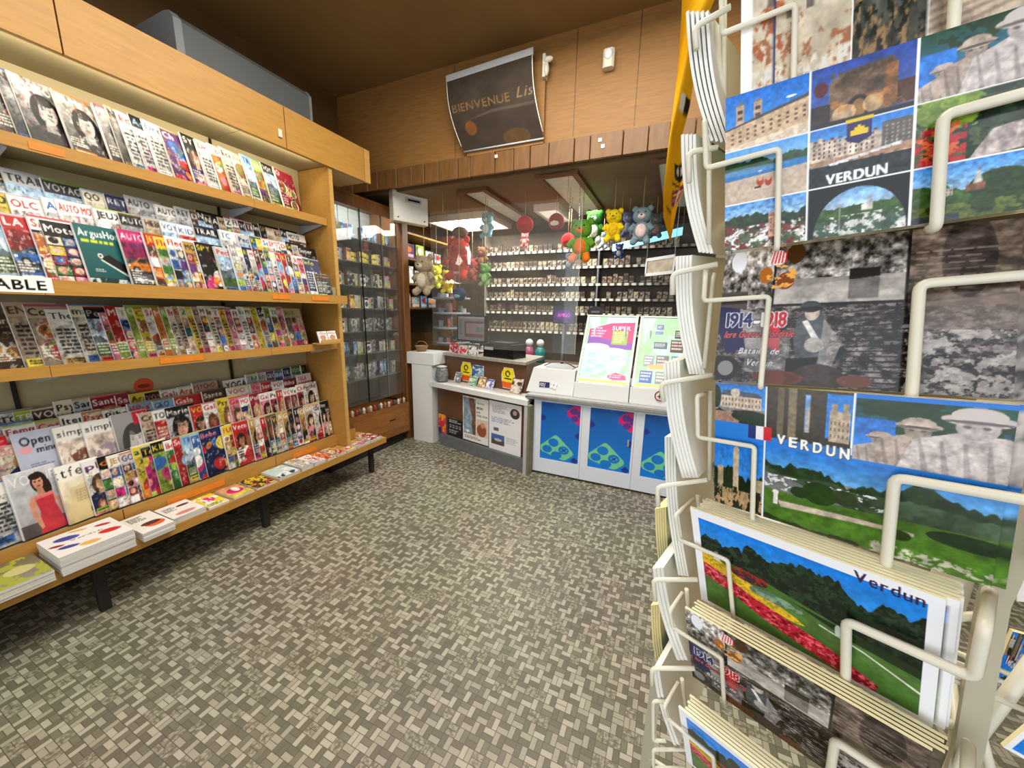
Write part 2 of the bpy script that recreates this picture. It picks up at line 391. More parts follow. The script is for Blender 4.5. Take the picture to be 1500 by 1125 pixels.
def cover(style, bg, tcol, title, seed, nx=36, ny=50, acc=None):
    rng = np.random.default_rng(seed); B = np.array(PAL[bg]); T = np.array(PAL[tcol])
    c = Cv(nx, ny, B, 2, seed, asp=.72)
    acc = PAL[acc] if acc else PAL[['red', 'yellow', 'sky', 'pink', 'lime', 'orange', 'white', 'magenta', 'blue', 'gold'][rng.integers(10)]]
    dark = B.mean() < .45; ic = (.95, .95, .93) if dark else (.1, .1, .12)
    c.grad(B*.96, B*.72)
    if style == 'portrait': c.noise(.12, 3, 3); face(c, .5+.12*(rng.random()-.5), .42, .30+.1*rng.random(), rng)
    elif style == 'figure':
        c.noise(.1, 3, 3); face(c, .55, .30, .17, rng); c.poly([(.36, .52), (.74, .52), (.80, 1), (.30, 1)], PAL[['red', 'navy', 'teal', 'black'][rng.integers(4)]])
    elif style == 'car':
        c.grad(B, B*.6, v0=.0, v1=.55); c.rect(0, .62, 1, 1, (.30, .30, .31)); c.noise(.3, 6, 6); c.ridge(.62, .2, 5, (.3, .38, .3), .66)
        car(c, .5, .62, .36, [PAL[k] for k in ('red', 'silver', 'blue', 'white', 'black', 'orange')][rng.integers(6)], rng)
        car(c, .3, .86, .18, [PAL[k] for k in ('red', 'silver', 'blue', 'white')][rng.integers(4)], rng); car(c, .78, .86, .18, [PAL[k] for k in ('yellow', 'silver', 'navy', 'white')][rng.integers(4)], rng)
    elif style == 'food':
        for _ in range(4):
            u, v, r = rng.random(), .3+.65*rng.random(), .16+.14*rng.random(); c.ell(u, v, r, r*.72*.8, (.93, .91, .86)); c.ell(u, v, r*.78, r*.55, [(.72, .36, .16), (.45, .55, .2), (.86, .62, .25), (.68, .15, .12), (.55, .35, .2)][rng.integers(5)])
            m = ((c.U-u)/(r*.75))**2+((c.V-v)/(r*.52))**2 < 1; c.blotch(14, 14, .56, [(.9, .75, .4), (.3, .5, .15), (.85, .25, .2)][rng.integers(3)], m)
    elif style == 'grid':
        n = 3+rng.integers(2); k = 4+rng.integers(2)
        for i in range(n):
            for j in range(k):
                p = np.array(PAL[list(PAL)[rng.integers(len(PAL))]]); u0, v0 = i/n+.02, .24+.76*j/k; c.rect(u0, v0, u0+1/n-.03, v0+.76/k-.02, p)
                if rng.random() < .6: c.ell(u0+.4/n, v0+.3/k, .3/n, .26/k, SKIN[rng.integers(4)] if rng.random() < .6 else PAL[list(PAL)[rng.integers(len(PAL))]])
        c.noise(.3, 14, 18)
    elif style == 'land':
        c.grad((.45, .66, .88), (.82, .88, .92), v1=.6); c.ridge(.62, .22, 3, (.36, .42, .46)); c.ridge(.75, .18, 5, (.22, .36, .16)); c.rect(0, .86, 1, 1, (.62, .58, .42)); c.noise(.2, 12, 16)
    elif style == 'text':
        c.noise(.05, 3, 3); c.lines(.08, .34, .92, .8, 7, ic); c.rect(.06, .84, .6, .95, acc); c.lines(.1, .86, .55, .94, 2, ic)
    elif style == 'bw':
        c.grad((.72, .71, .70), (.2, .2, .2)); c.noise(.5, 4, 5); face(c, .52, .42, .36, rng, (.75, .74, .73), (.1, .1, .1), (.25, .25, .25)); c.a[:] = c.a.mean(2, keepdims=True)*np.array([1, .985, .96])
    elif style == 'shapes':
        for _ in range(9):
            p = PAL[['red', 'yellow', 'sky', 'pink', 'lime', 'orange', 'white', 'magenta', 'blue', 'green'][rng.integers(10)]]; c.ell(rng.random(), .25+.75*rng.random(), .08+.16*rng.random(), .05+.12*rng.random(), p, 1, rng.random()*3)
        c.noise(.15, 10, 14)
    elif style == 'stars':
        c.noise(.2, 5, 5)
        for u, v, q in ((.3, .42, .24), (.72, .45, .25), (.22, .80, .13), (.75, .84, .13)): face(c, u, v, q, rng)
    c.noise(.28, 9, 12); c.blotch(11, 15, .70, ic, None, .55); c.blotch(10, 13, .72, np.array(acc)*.8, None, .5)
    # top band, title, small print, corner boxes
    if style not in ('portrait', 'figure', 'bw') or rng.random() < .4:
        bc = B if abs(B.mean()-T.mean()) > .25 else (np.array(PAL['white']) if T.mean() < .5 else np.array(PAL['black'])); c.rect(0, 0, 1, .215, bc)
    c.rect(0, 0, 1, .035, acc, .8 if rng.random() < .5 else 0)
    c.text(title, .05, .06, .11, T, w=min(.88, .125*len(title)+.08), bold=1)
    if style in ('portrait', 'figure', 'bw', 'stars', 'car', 'land', 'food'):
        lc = (.97, .96, .9) if c.a[int(c.H*.7):, :int(c.W*.3)].mean() < .5 else (.12, .1, .12)
        if rng.random() < .8: c.lines(.05, .60+.1*rng.random(), .40, .84, 4, lc)
        if rng.random() < .6: c.lines(.62, .26, .96, .40, 3, lc)
        if rng.random() < .5: c.rect(.05, .87, .55, .95, acc); c.lines(.08, .89, .52, .94, 1, ic)
        if rng.random() < .4: c.ell(.82, .78, .13, .095, acc); c.lines(.73, .75, .91, .81, 2, (.1, .1, .1))
    a = c.out(); g = a.mean(2, keepdims=True); a = g+(a-g)*.80; a = .5+(a-.5)*1.06; return np.clip(a*.95, 0, 1)
def mag_mesh(arr, w, h, t, seed):
    edge = [(.96, .95, .92), (.90, .88, .86), (.97, .96, .95), (.88, .84, .78)][seed % 4]
    return ink_mesh('magazine', arr, w, h, t, edge, lambda q: -.0012*math.sin(PI*q))
SEED = [100]
MAGS = []
def magazine(arr, loc, w, h, t, tilt, yaw, label, group, m=None, name='magazine'):
    SEED[0] += 1
    o = ink_obj(name, mag_mesh(arr, w, h, t, SEED[0]), m or M_INK)
    o.rotation_euler = (-tilt, 0, PI/2+yaw)
    # loc = front lower-left corner; the origin is the middle of the lower edge
    d = Matrix.Rotation(PI/2+yaw, 3, 'Z') @ Vector((w/2, 0, 0)); o.location = Vector(loc)+d
    tag(o, label, 'magazine', group); MAGS.append(o); return o

TITLES = dict(portrait=['elle', 'Femme', 'Biba', 'Gala', 'MARIE', 'Psycho', 'Sante'], stars=['VOICI', 'Public', 'Vecu', 'Closer', 'TELE', 'Gala'], car=['AUTO', 'MOTO', 'Auto Plus', 'SPORT', 'HEBDO', 'RETRO'],
              food=['Cuisine', 'Maxi', 'SAVEUR', 'Gourmand', 'Recettes', 'Vegan'], grid=['JEUX', 'MOTS', 'TELE', 'Fleches', 'Z', 'FUN'], land=['VOYAGE', 'GEO', 'TRAIL', 'Nature', 'Peche'], text=['Le Point', 'Argus', 'Info', 'Eco', 'Droit'],
              bw=['NU', 'Num', 'PHOTO'], shapes=['KIDS', 'Fun', 'Toto', 'Super', 'Bebe'], figure=['Mode', 'VOGUE', 'Style'])
def row(specs, xb, zb, tilt, phrase, group, hh=.285, yaw=math.radians(9), wmax=.165, hi=None, ylim=2.12, edge_px=None):
    """specs: list of (left px, px row, style, bg, title colour, title or None, height factor). Left edges follow the photograph's spacing along the shelf."""
    ys = [float(at_x(p[0], p[1], xb)[1]) for p in specs]
    for k, (sp, y) in enumerate(zip(specs, ys)):
        pitch = (ys[k+1]-y) if k+1 < len(ys) else .13
        prev = (y-ys[k-1]) if k else pitch
        t = max(.0012, min(.014, prev*math.sin(yaw)*.74)); style = sp[2]; hf = sp[6] if len(sp) > 6 else .96+.08*RND.random()
        title = sp[5] or RND.choice(TITLES[style]); h = hh*hf; w = min(wmax*(.94+.06*RND.random()), ylim-y-.004)
        if w < .05: continue
        near = (hi or (36, 50)) if y > .9 else (54, 74)
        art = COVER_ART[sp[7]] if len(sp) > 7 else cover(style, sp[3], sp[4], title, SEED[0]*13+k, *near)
        lab = f"{sp[3]} magazine with {sp[4]} title and {STYLE_WORD[style]} cover, {nth(k+1)} from left, {phrase}"
        if len(sp) > 8: lab = sp[8]
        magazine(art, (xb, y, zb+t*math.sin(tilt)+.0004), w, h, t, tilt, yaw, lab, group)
def auto(pa, pb, n, styles, bgs, tcs, titles=None):
    """n covers between two pixel positions along a row, cycling through the looks seen there"""
    out = []
    for i in range(n):
        f = i/max(1, n); st = styles[RND.randrange(len(styles))]; bg = bgs[RND.randrange(len(bgs))]; tc = tcs[RND.randrange(len(tcs))]
        if tc == bg: tc = 'white' if bg != 'white' else 'red'
        out.append((pa[0]+(pb[0]-pa[0])*f, pa[1]+(pb[1]-pa[1])*f, st, bg, tc, titles[i % len(titles)] if titles else None))
    return out
COVER_ART = {}
def art_vogue():
    c = Cv(64, 84, (.74, .75, .77), 2, 5, asp=.72); c.grad((.80, .81, .83), (.60, .60, .62)); c.noise(.08, 2, 3)
    c.rect(0, .80, 1, 1, (.34, .30, .30)); c.noise(.15, 5, 3, c.V > .78); c.text('VOGUE', .06, .06, .15, (.93, .93, .93), w=.88)
    red = (.74, .20, .25); sk = (.80, .56, .46); hair = (.16, .10, .09)
    c.ell(.60, .22, .17, .16, hair); c.ell(.72, .32, .09, .15, hair); c.ell(.57, .22, .10, .115, sk); c.ell(.55, .12, .13, .05, hair)
    for d in (-.045, .045): c.ell(.565+d, .205, .022, .012, (.1, .07, .07))
    c.ell(.57, .275, .035, .013, (.62, .15, .18)); c.poly([(.52, .30), (.63, .30), (.66, .42), (.50, .42)], np.array(sk)*.93)
    c.poly([(.36, .41), (.80, .40), (.86, .55), (.30, .58)], sk); c.poly([(.42, .43), (.80, .41), (.80, .60), (.92, 1), (.36, 1), (.46, .66)], red); c.poly([(.42, .43), (.80, .41), (.80, .45), (.42, .47)], (.88, .42, .46))
    c.poly([(.30, .46), (.40, .46), (.42, .66), (.46, .90), (.40, .92), (.30, .70)], sk); c.poly([(.82, .50), (.90, .52), (.96, .80), (.90, .80)], sk)
    c.noise(.12, 8, 10); c.rect(0, 0, .02, 1, (.9, .9, .9)); return c.out()
def art_femina():
    c = Cv(48, 64, (.88, .83, .66), 2, 6, asp=.72); c.grad((.93, .92, .88), (.80, .72, .50)); c.noise(.14, 3, 4); c.rect(0, 0, 1, .24, (.95, .94, .91)); c.text('ttfemi', -.08, .05, .16, (.1, .1, .1), w=1.05)
    c.poly([(.2, .4), (.8, .36), (.9, 1), (.1, 1)], (.84, .76, .56), .6); c.lines(.3, .45, .7, .68, 5, (.5, .42, .25), al=.4); c.text('LA', .55, .80, .09, (.12, .1, .08)); return c.out()
def art_argus():
    c = Cv(48, 64, (.09, .33, .33), 2, 7, asp=.72); c.grad((.12, .38, .38), (.08, .30, .31)); c.text('ArgusHor', .06, .07, .12, (.95, .96, .95), w=.9, bold=1)
    c.lines(.08, .24, .92, .30, 1, (.8, .85, .2), .8, 1); c.poly([(.42, .52), (.6, .46), (.95, .62), (.98, .78), (.45, .56)], (.07, .06, .05)); c.poly([(.40, .54), (.98, .80), (.98, .83), (.38, .56)], (.9, .9, .86))
    c.ell(.40, .49, .06, .04, (.9, .9, .88)); c.ell(.40, .49, .03, .02, (.1, .25, .25)); c.lines(.2, .70, .5, .76, 2, (.85, .8, .78)); c.rect(0, .84, 1, 1, (.12, .2, .2)); c.blotch(10, 8, .5, (.75, .8, .8), c.V > .86); return c.out()
def art_yoga():
    c = Cv(40, 56, (.93, .92, .92), 2, 8, asp=.72); c.text('YOGA', .06, .06, .17, (.08, .08, .1), w=.9, bold=1); c.ell(.5, .62, .3, .2, (.55, .62, .78)); face(c, .5, .45, .2, c.r); c.lines(.08, .3, .4, .42, 3, (.3, .3, .3)); return c.out()
def art_open():
    c = Cv(44, 60, (.72, .74, .82), 2, 9, asp=.72); c.noise(.06, 3, 3); c.text('Open', .12, .08, .13, (.1, .1, .14), bold=1); c.text('mind', .40, .24, .11, (.1, .1, .14), bold=1); c.ell(.2, .28, .12, .06, (.9, .65, .7)); c.lines(.2, .5, .7, .56, 2, (.4, .42, .5)); c.rect(0, .86, 1, 1, (.5, .52, .6)); return c.out()
def art_simple(k):
    c = Cv(40, 56, (.93, .92, .90), 2, 20+k, asp=.72); c.text('simple', .06, .07, .10, (.1, .1, .1), w=.8); c.rect(.04, .24, .96, .9, (.80, .74, .70)); c.noise(.4, 6, 8, c.V > .24)
    c.ell(.5, .62, .36, .2, (.45, .28, .24) if k == 0 else (.60, .52, .58)); c.blotch(9, 9, .6, (.92, .86, .8), c.V > .3); return c.out()
def art_elle():
    c = Cv(40, 56, (.86, .30, .33), 2, 10, asp=.72); c.rect(0, 0, 1, .30, (.80, .12, .16)); c.text('ELLE', .05, .06, .18, (.94, .55, .55), w=.9, bold=1); c.poly([(.2, .42), (.9, .20), (.9, .26), (.2, .48)], (.95, .93, .92)); face(c, .5, .6, .3, c.r); return c.out()
def art_v():
    c = Cv(44, 60, (.60, .60, .61), 2, 12, asp=.72); c.grad((.66, .66, .67), (.35, .34, .34)); face(c, .52, .50, .46, c.r, (.78, .76, .75), (.25, .24, .24), (.2, .2, .2)); c.rect(.56, .02, .98, .24, (.75, .12, .18)); c.text('V', .66, .05, .17, (.97, .9, .9), bold=1); return c.out()
for k_, f_ in dict(vogue=art_vogue, femina=art_femina, argus=art_argus, yoga=art_yoga, open=art_open, elle=art_elle, v=art_v).items(): COVER_ART[k_] = f_()
COVER_ART['s0'] = art_simple(0); COVER_ART['s1'] = art_simple(1)
# ------------------------------------------------------------------ setting
def struct(mb, name, m): return tag(mb.build(name, m), kind='structure')
def floor_mat():
    m = bpy.data.materials.new('mosaic_lino'); m.use_nodes = True; nt = m.node_tree; b = nt.nodes['Principled BSDF']; L = nt.links.new
    def N(t): return nt.nodes.new(t)
    def MT(op, a, b2=None, c=None):
        n = N('ShaderNodeMath'); n.operation = op
        for i, v in enumerate((a, b2, c)):
            if v is None: continue
            if isinstance(v, (int, float)): n.inputs[i].default_value = v
            else: L(v, n.inputs[i])
        return n.outputs[0]
    g = N('ShaderNodeNewGeometry'); sp = N('ShaderNodeSeparateXYZ'); L(g.outputs['Position'], sp.inputs[0])
    S = 1/.042
    u = MT('MULTIPLY', sp.outputs['X'], S); v = MT('MULTIPLY', sp.outputs['Y'], S)
    fu, fv = MT('FLOOR', u), MT('FLOOR', v); ru, rv = MT('FRACT', u), MT('FRACT', v)
    par = MT('MODULO', MT('ADD', MT('ADD', fu, fv), 1000), 2.0)
    # basket weave: cells alternately split along x or y
    a = MT('ADD', MT('MULTIPLY', ru, par), MT('MULTIPLY', rv, MT('SUBTRACT', 1.0, par)))
    bb = MT('ADD', MT('MULTIPLY', rv, par), MT('MULTIPLY', ru, MT('SUBTRACT', 1.0, par)))
    sub = MT('FLOOR', MT('MULTIPLY', a, 2.0)); ra = MT('FRACT', MT('MULTIPLY', a, 2.0))
    cb = N('ShaderNodeCombineXYZ'); L(fu, cb.inputs[0]); L(fv, cb.inputs[1]); L(MT('ADD', MT('MULTIPLY', sub, 7.3), .37), cb.inputs[2])
    wn = N('ShaderNodeTexWhiteNoise'); wn.noise_dimensions = '3D'; L(cb.outputs[0], wn.inputs['Vector'])
    cb2 = N('ShaderNodeCombineXYZ'); L(fu, cb2.inputs[0]); L(fv, cb2.inputs[1]); cb2.inputs[2].default_value = 3.7
    wc = N('ShaderNodeTexWhiteNoise'); wc.noise_dimensions = '3D'; L(cb2.outputs[0], wc.inputs['Vector'])
    rp = N('ShaderNodeValToRGB'); rp.color_ramp.interpolation = 'CONSTANT'; e = rp.color_ramp.elements
    cols = [(0, (.44, .425, .365)), (.28, (.48, .465, .40)), (.50, (.64, .62, .55)), (.76, (.70, .68, .61))]
    e[0].position = 0; e[0].color = (*s2l(cols[0][1]), 1); e[1].position = cols[1][0]; e[1].color = (*s2l(cols[1][1]), 1)
    for p, c in cols[2:]: q = e.new(p); q.color = (*s2l(c), 1)
    coin = MT('LESS_THAN', wc.outputs['Value'], .5); same = MT('COMPARE', sub, coin, .1)
    paired = MT('ADD', MT('MULTIPLY', same, .5), MT('MULTIPLY', wn.outputs['Value'], .46))
    wd_ = N('ShaderNodeTexWhiteNoise'); wd_.noise_dimensions = '3D'; cb3 = N('ShaderNodeCombineXYZ'); L(fu, cb3.inputs[0]); L(fv, cb3.inputs[1]); cb3.inputs[2].default_value = 9.1; L(cb3.outputs[0], wd_.inputs['Vector'])
    pick = MT('LESS_THAN', wd_.outputs['Value'], .72)
    L(MT('ADD', MT('MULTIPLY', paired, pick), MT('MULTIPLY', wn.outputs['Value'], MT('SUBTRACT', 1.0, pick))), rp.inputs['Fac'])
    # a few speckled cells
    nz = N('ShaderNodeTexNoise'); nz.inputs['Scale'].default_value = 75; nz.inputs['Detail'].default_value = 3; L(g.outputs['Position'], nz.inputs['Vector'])
    r2 = N('ShaderNodeValToRGB'); r2.color_ramp.elements[0].position = .42; r2.color_ramp.elements[1].position = .60
    r2.color_ramp.elements[0].color = (*s2l((.46, .44, .37)), 1); r2.color_ramp.elements[1].color = (*s2l((.64, .62, .55)), 1); L(nz.outputs['Fac'], r2.inputs['Fac'])
    mx = N('ShaderNodeMix'); mx.data_type = 'RGBA'; L(MT('LESS_THAN', wc.outputs['Value'], .16), mx.inputs['Factor']); L(rp.outputs['Color'], mx.inputs['A']); L(r2.outputs['Color'], mx.inputs['B'])
    # joints
    ed = MT('MINIMUM', MT('MULTIPLY', MT('MINIMUM', ra, MT('SUBTRACT', 1.0, ra)), .5), MT('MINIMUM', bb, MT('SUBTRACT', 1.0, bb)))
    mj = N('ShaderNodeMix'); mj.data_type = 'RGBA'; L(MT('LESS_THAN', ed, .026), mj.inputs['Factor']); L(mx.outputs['Result'], mj.inputs['A']); mj.inputs['B'].default_value = (*s2l((.36, .34, .28)), 1)
    n2 = N('ShaderNodeTexNoise'); n2.inputs['Scale'].default_value = 1.3; n2.inputs['Detail'].default_value = 4; L(g.outputs['Position'], n2.inputs['Vector'])
    mm = N('ShaderNodeMix'); mm.data_type = 'RGBA'; mm.blend_type = 'MULTIPLY'; mm.inputs['Factor'].default_value = .25; L(mj.outputs['Result'], mm.inputs['A']); L(n2.outputs['Color'], mm.inputs['B'])
    L(mm.outputs['Result'], b.inputs['Base Color']); b.inputs['Roughness'].default_value = .42; b.inputs['Specular IOR Level'].default_value = .35
    return m
XL, XR, YF, YB, YR, ZC, ZB = -3.25, 2.3, -1.6, 3.0, 4.95, 3.50, 2.62
struct(MB().box((XL-.1, YF-.1, -.06), (XR+.1, YR+.1, 0)), 'floor', floor_mat())
CEIL = mat('dark_brown_ceiling', (.52, .395, .21), .8, vary=.08, scale=3)
struct(MB().box((XL-.1, YF-.1, ZC), (XR+.1, YB+.1, ZC+.08)), 'ceiling', CEIL)
struct(MB().box((XL-.1, YB+.1, ZB), (XR+.1, YR+.1, ZB+.08)), 'ceiling', mat('brown_back_ceiling', (.48, .38, .25), .7, vary=.1, scale=3))
WALLB = mat('brown_woodgrain_wall', (.56, .40, .20), .6, vary=.16, scale=5, stretch=(1.2, 1.2, 16))
struct(MB().box((XL, YB, ZB+.08), (XR, YB+.1, ZC)), 'wall_back', WALLB)
struct(MB().box((XL-.1, YF, 0), (XL, YR, ZC)), 'wall_left', mat('brown_side_wall', (.40, .30, .16), .7, vary=.1, scale=4))
struct(MB().box((XR, YF, 0), (XR+.1, YR, ZC)), 'wall_right', mat('beige_wall', (.62, .55, .42), .7, vary=.05))
struct(MB().box((XL, YR, 0), (XR, YR+.1, ZB)), 'wall_rear', mat('dark_rear_wall', (.30, .25, .20), .7, vary=.1))
f_ = MB(); f_.box((XL-.1, YF-.1, 2.75), (XR+.1, YF, ZC)); f_.box((XL-.1, YF-.1, 0), (-2.6, YF, 2.75)); f_.box((2.1, YF-.1, 0), (XR+.1, YF, 2.75)); f_.box((-2.6, YF-.1, 0), (2.1, YF, .35))
struct(f_, 'wall_front', mat('beige_wall', (.62, .55, .42)))
# seams of the veneer panels on the upper wall and the plank valance along its foot
t_ = MB()
for x in (-1.90, -.86, -.42, .55): t_.box((x-.002, YB-.002, 2.80), (x+.002, YB, ZC))
struct(t_, 'trim', mat('panel_seam', (.30, .20, .09)))
t_ = MB(); x = XL+.02; k = 0
while x < XR-.2:
    w = (.155, .20, .12, .235, .17, .14)[k % 6]; t_.box((x, YB-.03-(k % 2)*.004, 2.615), (x+w-.006, YB-.002, 2.775), c=.003); x += w; k += 1
struct(t_, 'trim', PLANK)
# timber post and panel at the end of the display case
t_ = MB(); t_.box((-2.845, 3.30, .0), (-2.765, 3.40, 2.615), c=.008); struct(t_, 'pillar', WOODD)
t_ = MB(); t_.box((XL, 3.41, 0), (-2.86, 3.44, 2.615)); struct(t_, 'wall_partition', WOODD)
# grey slots running back in the lower ceiling, panels given a slight added glow
for k, (xa, xb, ya, yb) in enumerate(((-2.00, -1.78, 3.25, 4.55), (-1.16, -.90, 3.14, 4.5), (-.25, -.02, 3.14, 4.5))):
    o = thing('ceiling_slot', ('long grey ceiling slot left of the hooks, nearest the bright lamp', 'long grey ceiling slot above the green hanging toys', 'grey ceiling slot beside the yellow banner')[k], 'ceiling panel', ((xa+xb)/2, ya, ZB-.03))
    MB().box((xa, ya, ZB-.012), (xb, yb, ZB-.001)).build('panel', mat('slot_grey_glow', (.74, .73, .66), .4, emit=(.8, .78, .68), emit_s=.10), o)
    fr = MB(); fr.box((xa-.05, ya, ZB-.035), (xa, yb, ZB-.001)); fr.box((xb, ya, ZB-.035), (xb+.05, yb, ZB-.001)); fr.box((xa, ya, ZB-.035), (xb, ya+.03, ZB-.001)); fr.build('frame', WOODD, o)
# bright ceiling lamp and a smaller one
for (a, b, lab) in (((-2.92, 4.02), (-2.13, 4.62), 'bright square fluorescent ceiling lamp above the tobacco shelves'), ((-1.50, 3.98), (-1.28, 4.5), 'small pale ceiling lamp right of the bright one')):
    o = thing('ceiling_lamp', lab, 'ceiling lamp', ((a[0]+b[0])/2, (a[1]+b[1])/2, ZB-.06))
    fr = MB()
    for q in (((a[0]-.03, a[1]-.03), (b[0]+.03, a[1])), ((a[0]-.03, b[1]), (b[0]+.03, b[1]+.03)), ((a[0]-.03, a[1]), (a[0], b[1])), ((b[0], a[1]), (b[0]+.03, b[1]))): fr.box((*q[0], ZB-.07), (*q[1], ZB-.001))
    fr.build('frame', OFFW, o)
    MB().box((*a, ZB-.055), (*b, ZB-.03)).build('diffuser', mat('lamp_diffuser' if b[0] < -2 else 'dim_diffuser', (.95, .95, .93), .5, emit=(1, .98, .93), emit_s=7.0 if b[0] < -2 else .6), o)

# ------------------------------------------------------------------ magazine rack along the left wall
rk = thing('magazine_rack', 'long golden wooden wall rack full of magazines along the left wall', 'magazine rack', (-2.6, 1.0, 0))
Y0, YS = -1.2, 2.16        # near end (out of frame) and the far side panel
seams = [Y0, -.13, .853, 1.83, 2.50]
for a, b in zip(seams, seams[1:]): MB().box((-2.475, a+.003, 2.515), (-2.45, b-.003, 2.762)).build('fascia_panel', WOOD, rk)
e_ = MB(); e_.box((-2.475, 2.503, 2.515), (-2.45, 2.56, 2.762)); e_.box((-2.80, 2.535, 2.53), (-2.475, 2.56, 2.76)); e_.build('fascia_end', WOODL, rk)
MB().box((-2.80, Y0, 2.74), (-2.476, 2.534, 2.755)).build('top_board', WOOD, rk)
for a, b in zip([Y0, -.38, .61, 1.57], [-.38, .61, 1.57, YS]): MB().box((-2.79, a+.002, 2.525), (-2.477, b-.002, 2.54)).build('soffit', SOFF, rk)
MB().box((-2.80, YS+.034, 2.525), (-2.477, 2.533, 2.54)).build('soffit', WOODL, rk)
for a, b in zip([Y0, -.38, .61, 1.56], [-.38, .61, 1.56, YS]):
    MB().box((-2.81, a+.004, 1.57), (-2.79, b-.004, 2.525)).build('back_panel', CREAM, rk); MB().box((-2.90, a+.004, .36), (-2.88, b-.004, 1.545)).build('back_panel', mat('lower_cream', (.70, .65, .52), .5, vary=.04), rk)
    if b < YS: MB().box((-2.875, b-.008, .9), (-2.865, b+.008, 1.52)).build('slotted_upright', DARK, rk); MB().box((-2.79, b-.006, 1.62), (-2.78, b+.006, 2.52)).build('slotted_upright', DARK, rk)
MB().box((-2.92, YS, .34), (-2.475, YS+.03, 2.522)).build('side_panel', WOOD, rk)
MB().box((-2.475, YS, .34), (-2.466, YS+.03, 2.512)).build('side_panel_edge', WOODL, rk)
def shelf(x0, x1, z, ye, lip, tilt_lip=.0):
    s = MB().box((x1, Y0, z-.02), (x0-.012, YS-.003, z)).build('shelf', SOFF, rk)
    l = MB()
    for a, b in zip([Y0, -.33, .64, 1.62], [-.33, .64, 1.62, ye]):
        l.hexa([(x0-.012, a+.001, z-lip*.6), (x0, a+.001, z-lip*.6), (x0, b-.001, z-lip*.6), (x0-.012, b-.001, z-lip*.6), (x0-.012-.0, a+.001, z+lip*.4), (x0+tilt_lip, a+.001, z+lip*.4), (x0+tilt_lip, b-.001, z+lip*.4), (x0-.012, b-.001, z+lip*.4)])
    l.build('shelf_edge', WOOD, rk); return s
shelf(-2.515, -2.79, 2.142, YS-.004, .052)
shelf(-2.50, -2.88, 1.205, YS-.004, .05)
shelf(-2.375, -2.88, 1.565, YS+.012, .062)
for z, xf in ((2.12, -2.53), (1.18, -2.51)):
    for y in (.66, 1.62, YS-.03): 
        MB().prism([(-2.785, y, z), (xf-.02, y, z), (xf-.02, y, z-.012), (-2.785, y, z-.06)], (0, .01, 0)).build('shelf_bracket', LGREY, rk)
# steps that carry the rows of the second shelf and of the bottom display
for (xf, zt) in ((-2.475, 1.655), (-2.565, 1.755)): MB().box((xf, Y0, 1.567), (-2.785 if xf < -2.5 else -2.563, YS-.004, zt)).build('display_step', SOFF, rk)
for (xf, xb, zt) in ((-2.665, -2.724, .595), (-2.726, -2.783, .655), (-2.785, -2.878, .70)): MB().box((xf, Y0, .36), (xb, YS-.004, zt)).build('display_step', SOFF, rk)
MB().box((-2.60, Y0, .395), (-2.65, YS-.004, .425)).build('display_tray', SOFF, rk)
l_ = MB()
for a, b in zip([Y0, .02, .80, 1.62], [.02, .80, 1.62, YS+.20]): l_.hexa([(-2.645, a+.002, .34), (-2.585, a+.002, .34), (-2.585, b-.002, .34), (-2.645, b-.002, .34), (-2.60, a+.002, .425), (-2.585, a+.002, .435), (-2.585, b-.002, .435), (-2.60, b-.002, .425)])
l_.build('display_edge', WOOD, rk)
l_ = MB(); l_.box((-2.90, Y0, .30), (-2.375, YS+.03, .335)); l_.box((-2.71, YS+.03, .30), (-2.375, 2.50, .335)); l_.build('ledge', WOODL, rk)
MB().box((-2.374, Y0, .288), (-2.36, 2.50, .337)).build('ledge_edge', WOOD, rk)
for y in (.62, 1.42, 2.40):
    MB().box((-2.50, y, 0), (-2.46, y+.04, .299), c=.004).build('leg', DARK, rk)
    if y < 2: MB().box((-2.89, y, 0), (-2.85, y+.04, .299), c=.004).build('leg', DARK, rk)
MB().box((-2.92, Y0, 0), (-2.902, YS+.03, .335)).build('rear_board', DARK, rk)
for (y, z, x, w) in ((.72, 2.137, -2.5135, .10), (1.58, 1.565, -2.373, .12), (1.02, 1.205, -2.498, .20), (1.86, 1.565, -2.373, .14)):
    o = MB(); o.box((x, y, z-.018), (x+.0015, y+w, z+.012)); o.build('shelf_label', ORANGE, rk, 'small orange shelf label')
for y, w in ((.98, .30), (1.75, .2)): MB().hexa([(-2.584, y, .36), (-2.582, y, .36), (-2.582, y+w, .36), (-2.584, y+w, .36), (-2.584, y, .40), (-2.582, y, .40), (-2.582, y+w, .40), (-2.584, y+w, .40)]).build('shelf_label', ORANGE, rk, 'small orange shelf label')
MB().box((-2.449, 1.775, 2.565), (-2.44, 1.80, 2.61), c=.002).build('switch', OFFW, rk, 'small white square switch')
# paper sign hanging off the second shelf
c = Cv(100, 26, (.95, .94, .92), 2, 3, asp=.27/.062); c.text('CABLE', .30, .20, .60, (.05, .05, .05), w=.63, bold=1)
o = ink_obj('shelf_sign', ink_mesh('shelf_sign', c.out(), .27, .062, .001), M_MATT); o.location = (-2.3735, .53, 1.535); o.rotation_euler = (0, 0, PI/2)
tag(o, 'white paper sign lettered CABLE on the edge of the second shelf', 'sign')
o = thing('price_sticker', 'small round orange sticker on the cream board above the bottom display', 'sticker', (-2.86, 1.08, 1.06))
MB().prism([(-2.878, 1.08+.045*math.cos(a*PI/8), 1.02+.045*math.sin(a*PI/8)) for a in range(16)], (.002, 0, 0)).build('disc', mat('orange_red', (.82, .30, .16), .5), o)
MB().prism([(-2.876, 1.08+.03*math.cos(a*PI/8), 1.02+.012*math.sin(a*PI/8)) for a in range(16)], (.001, 0, 0)).build('print', mat('dark_red_ink', (.5, .12, .08), .5), o)

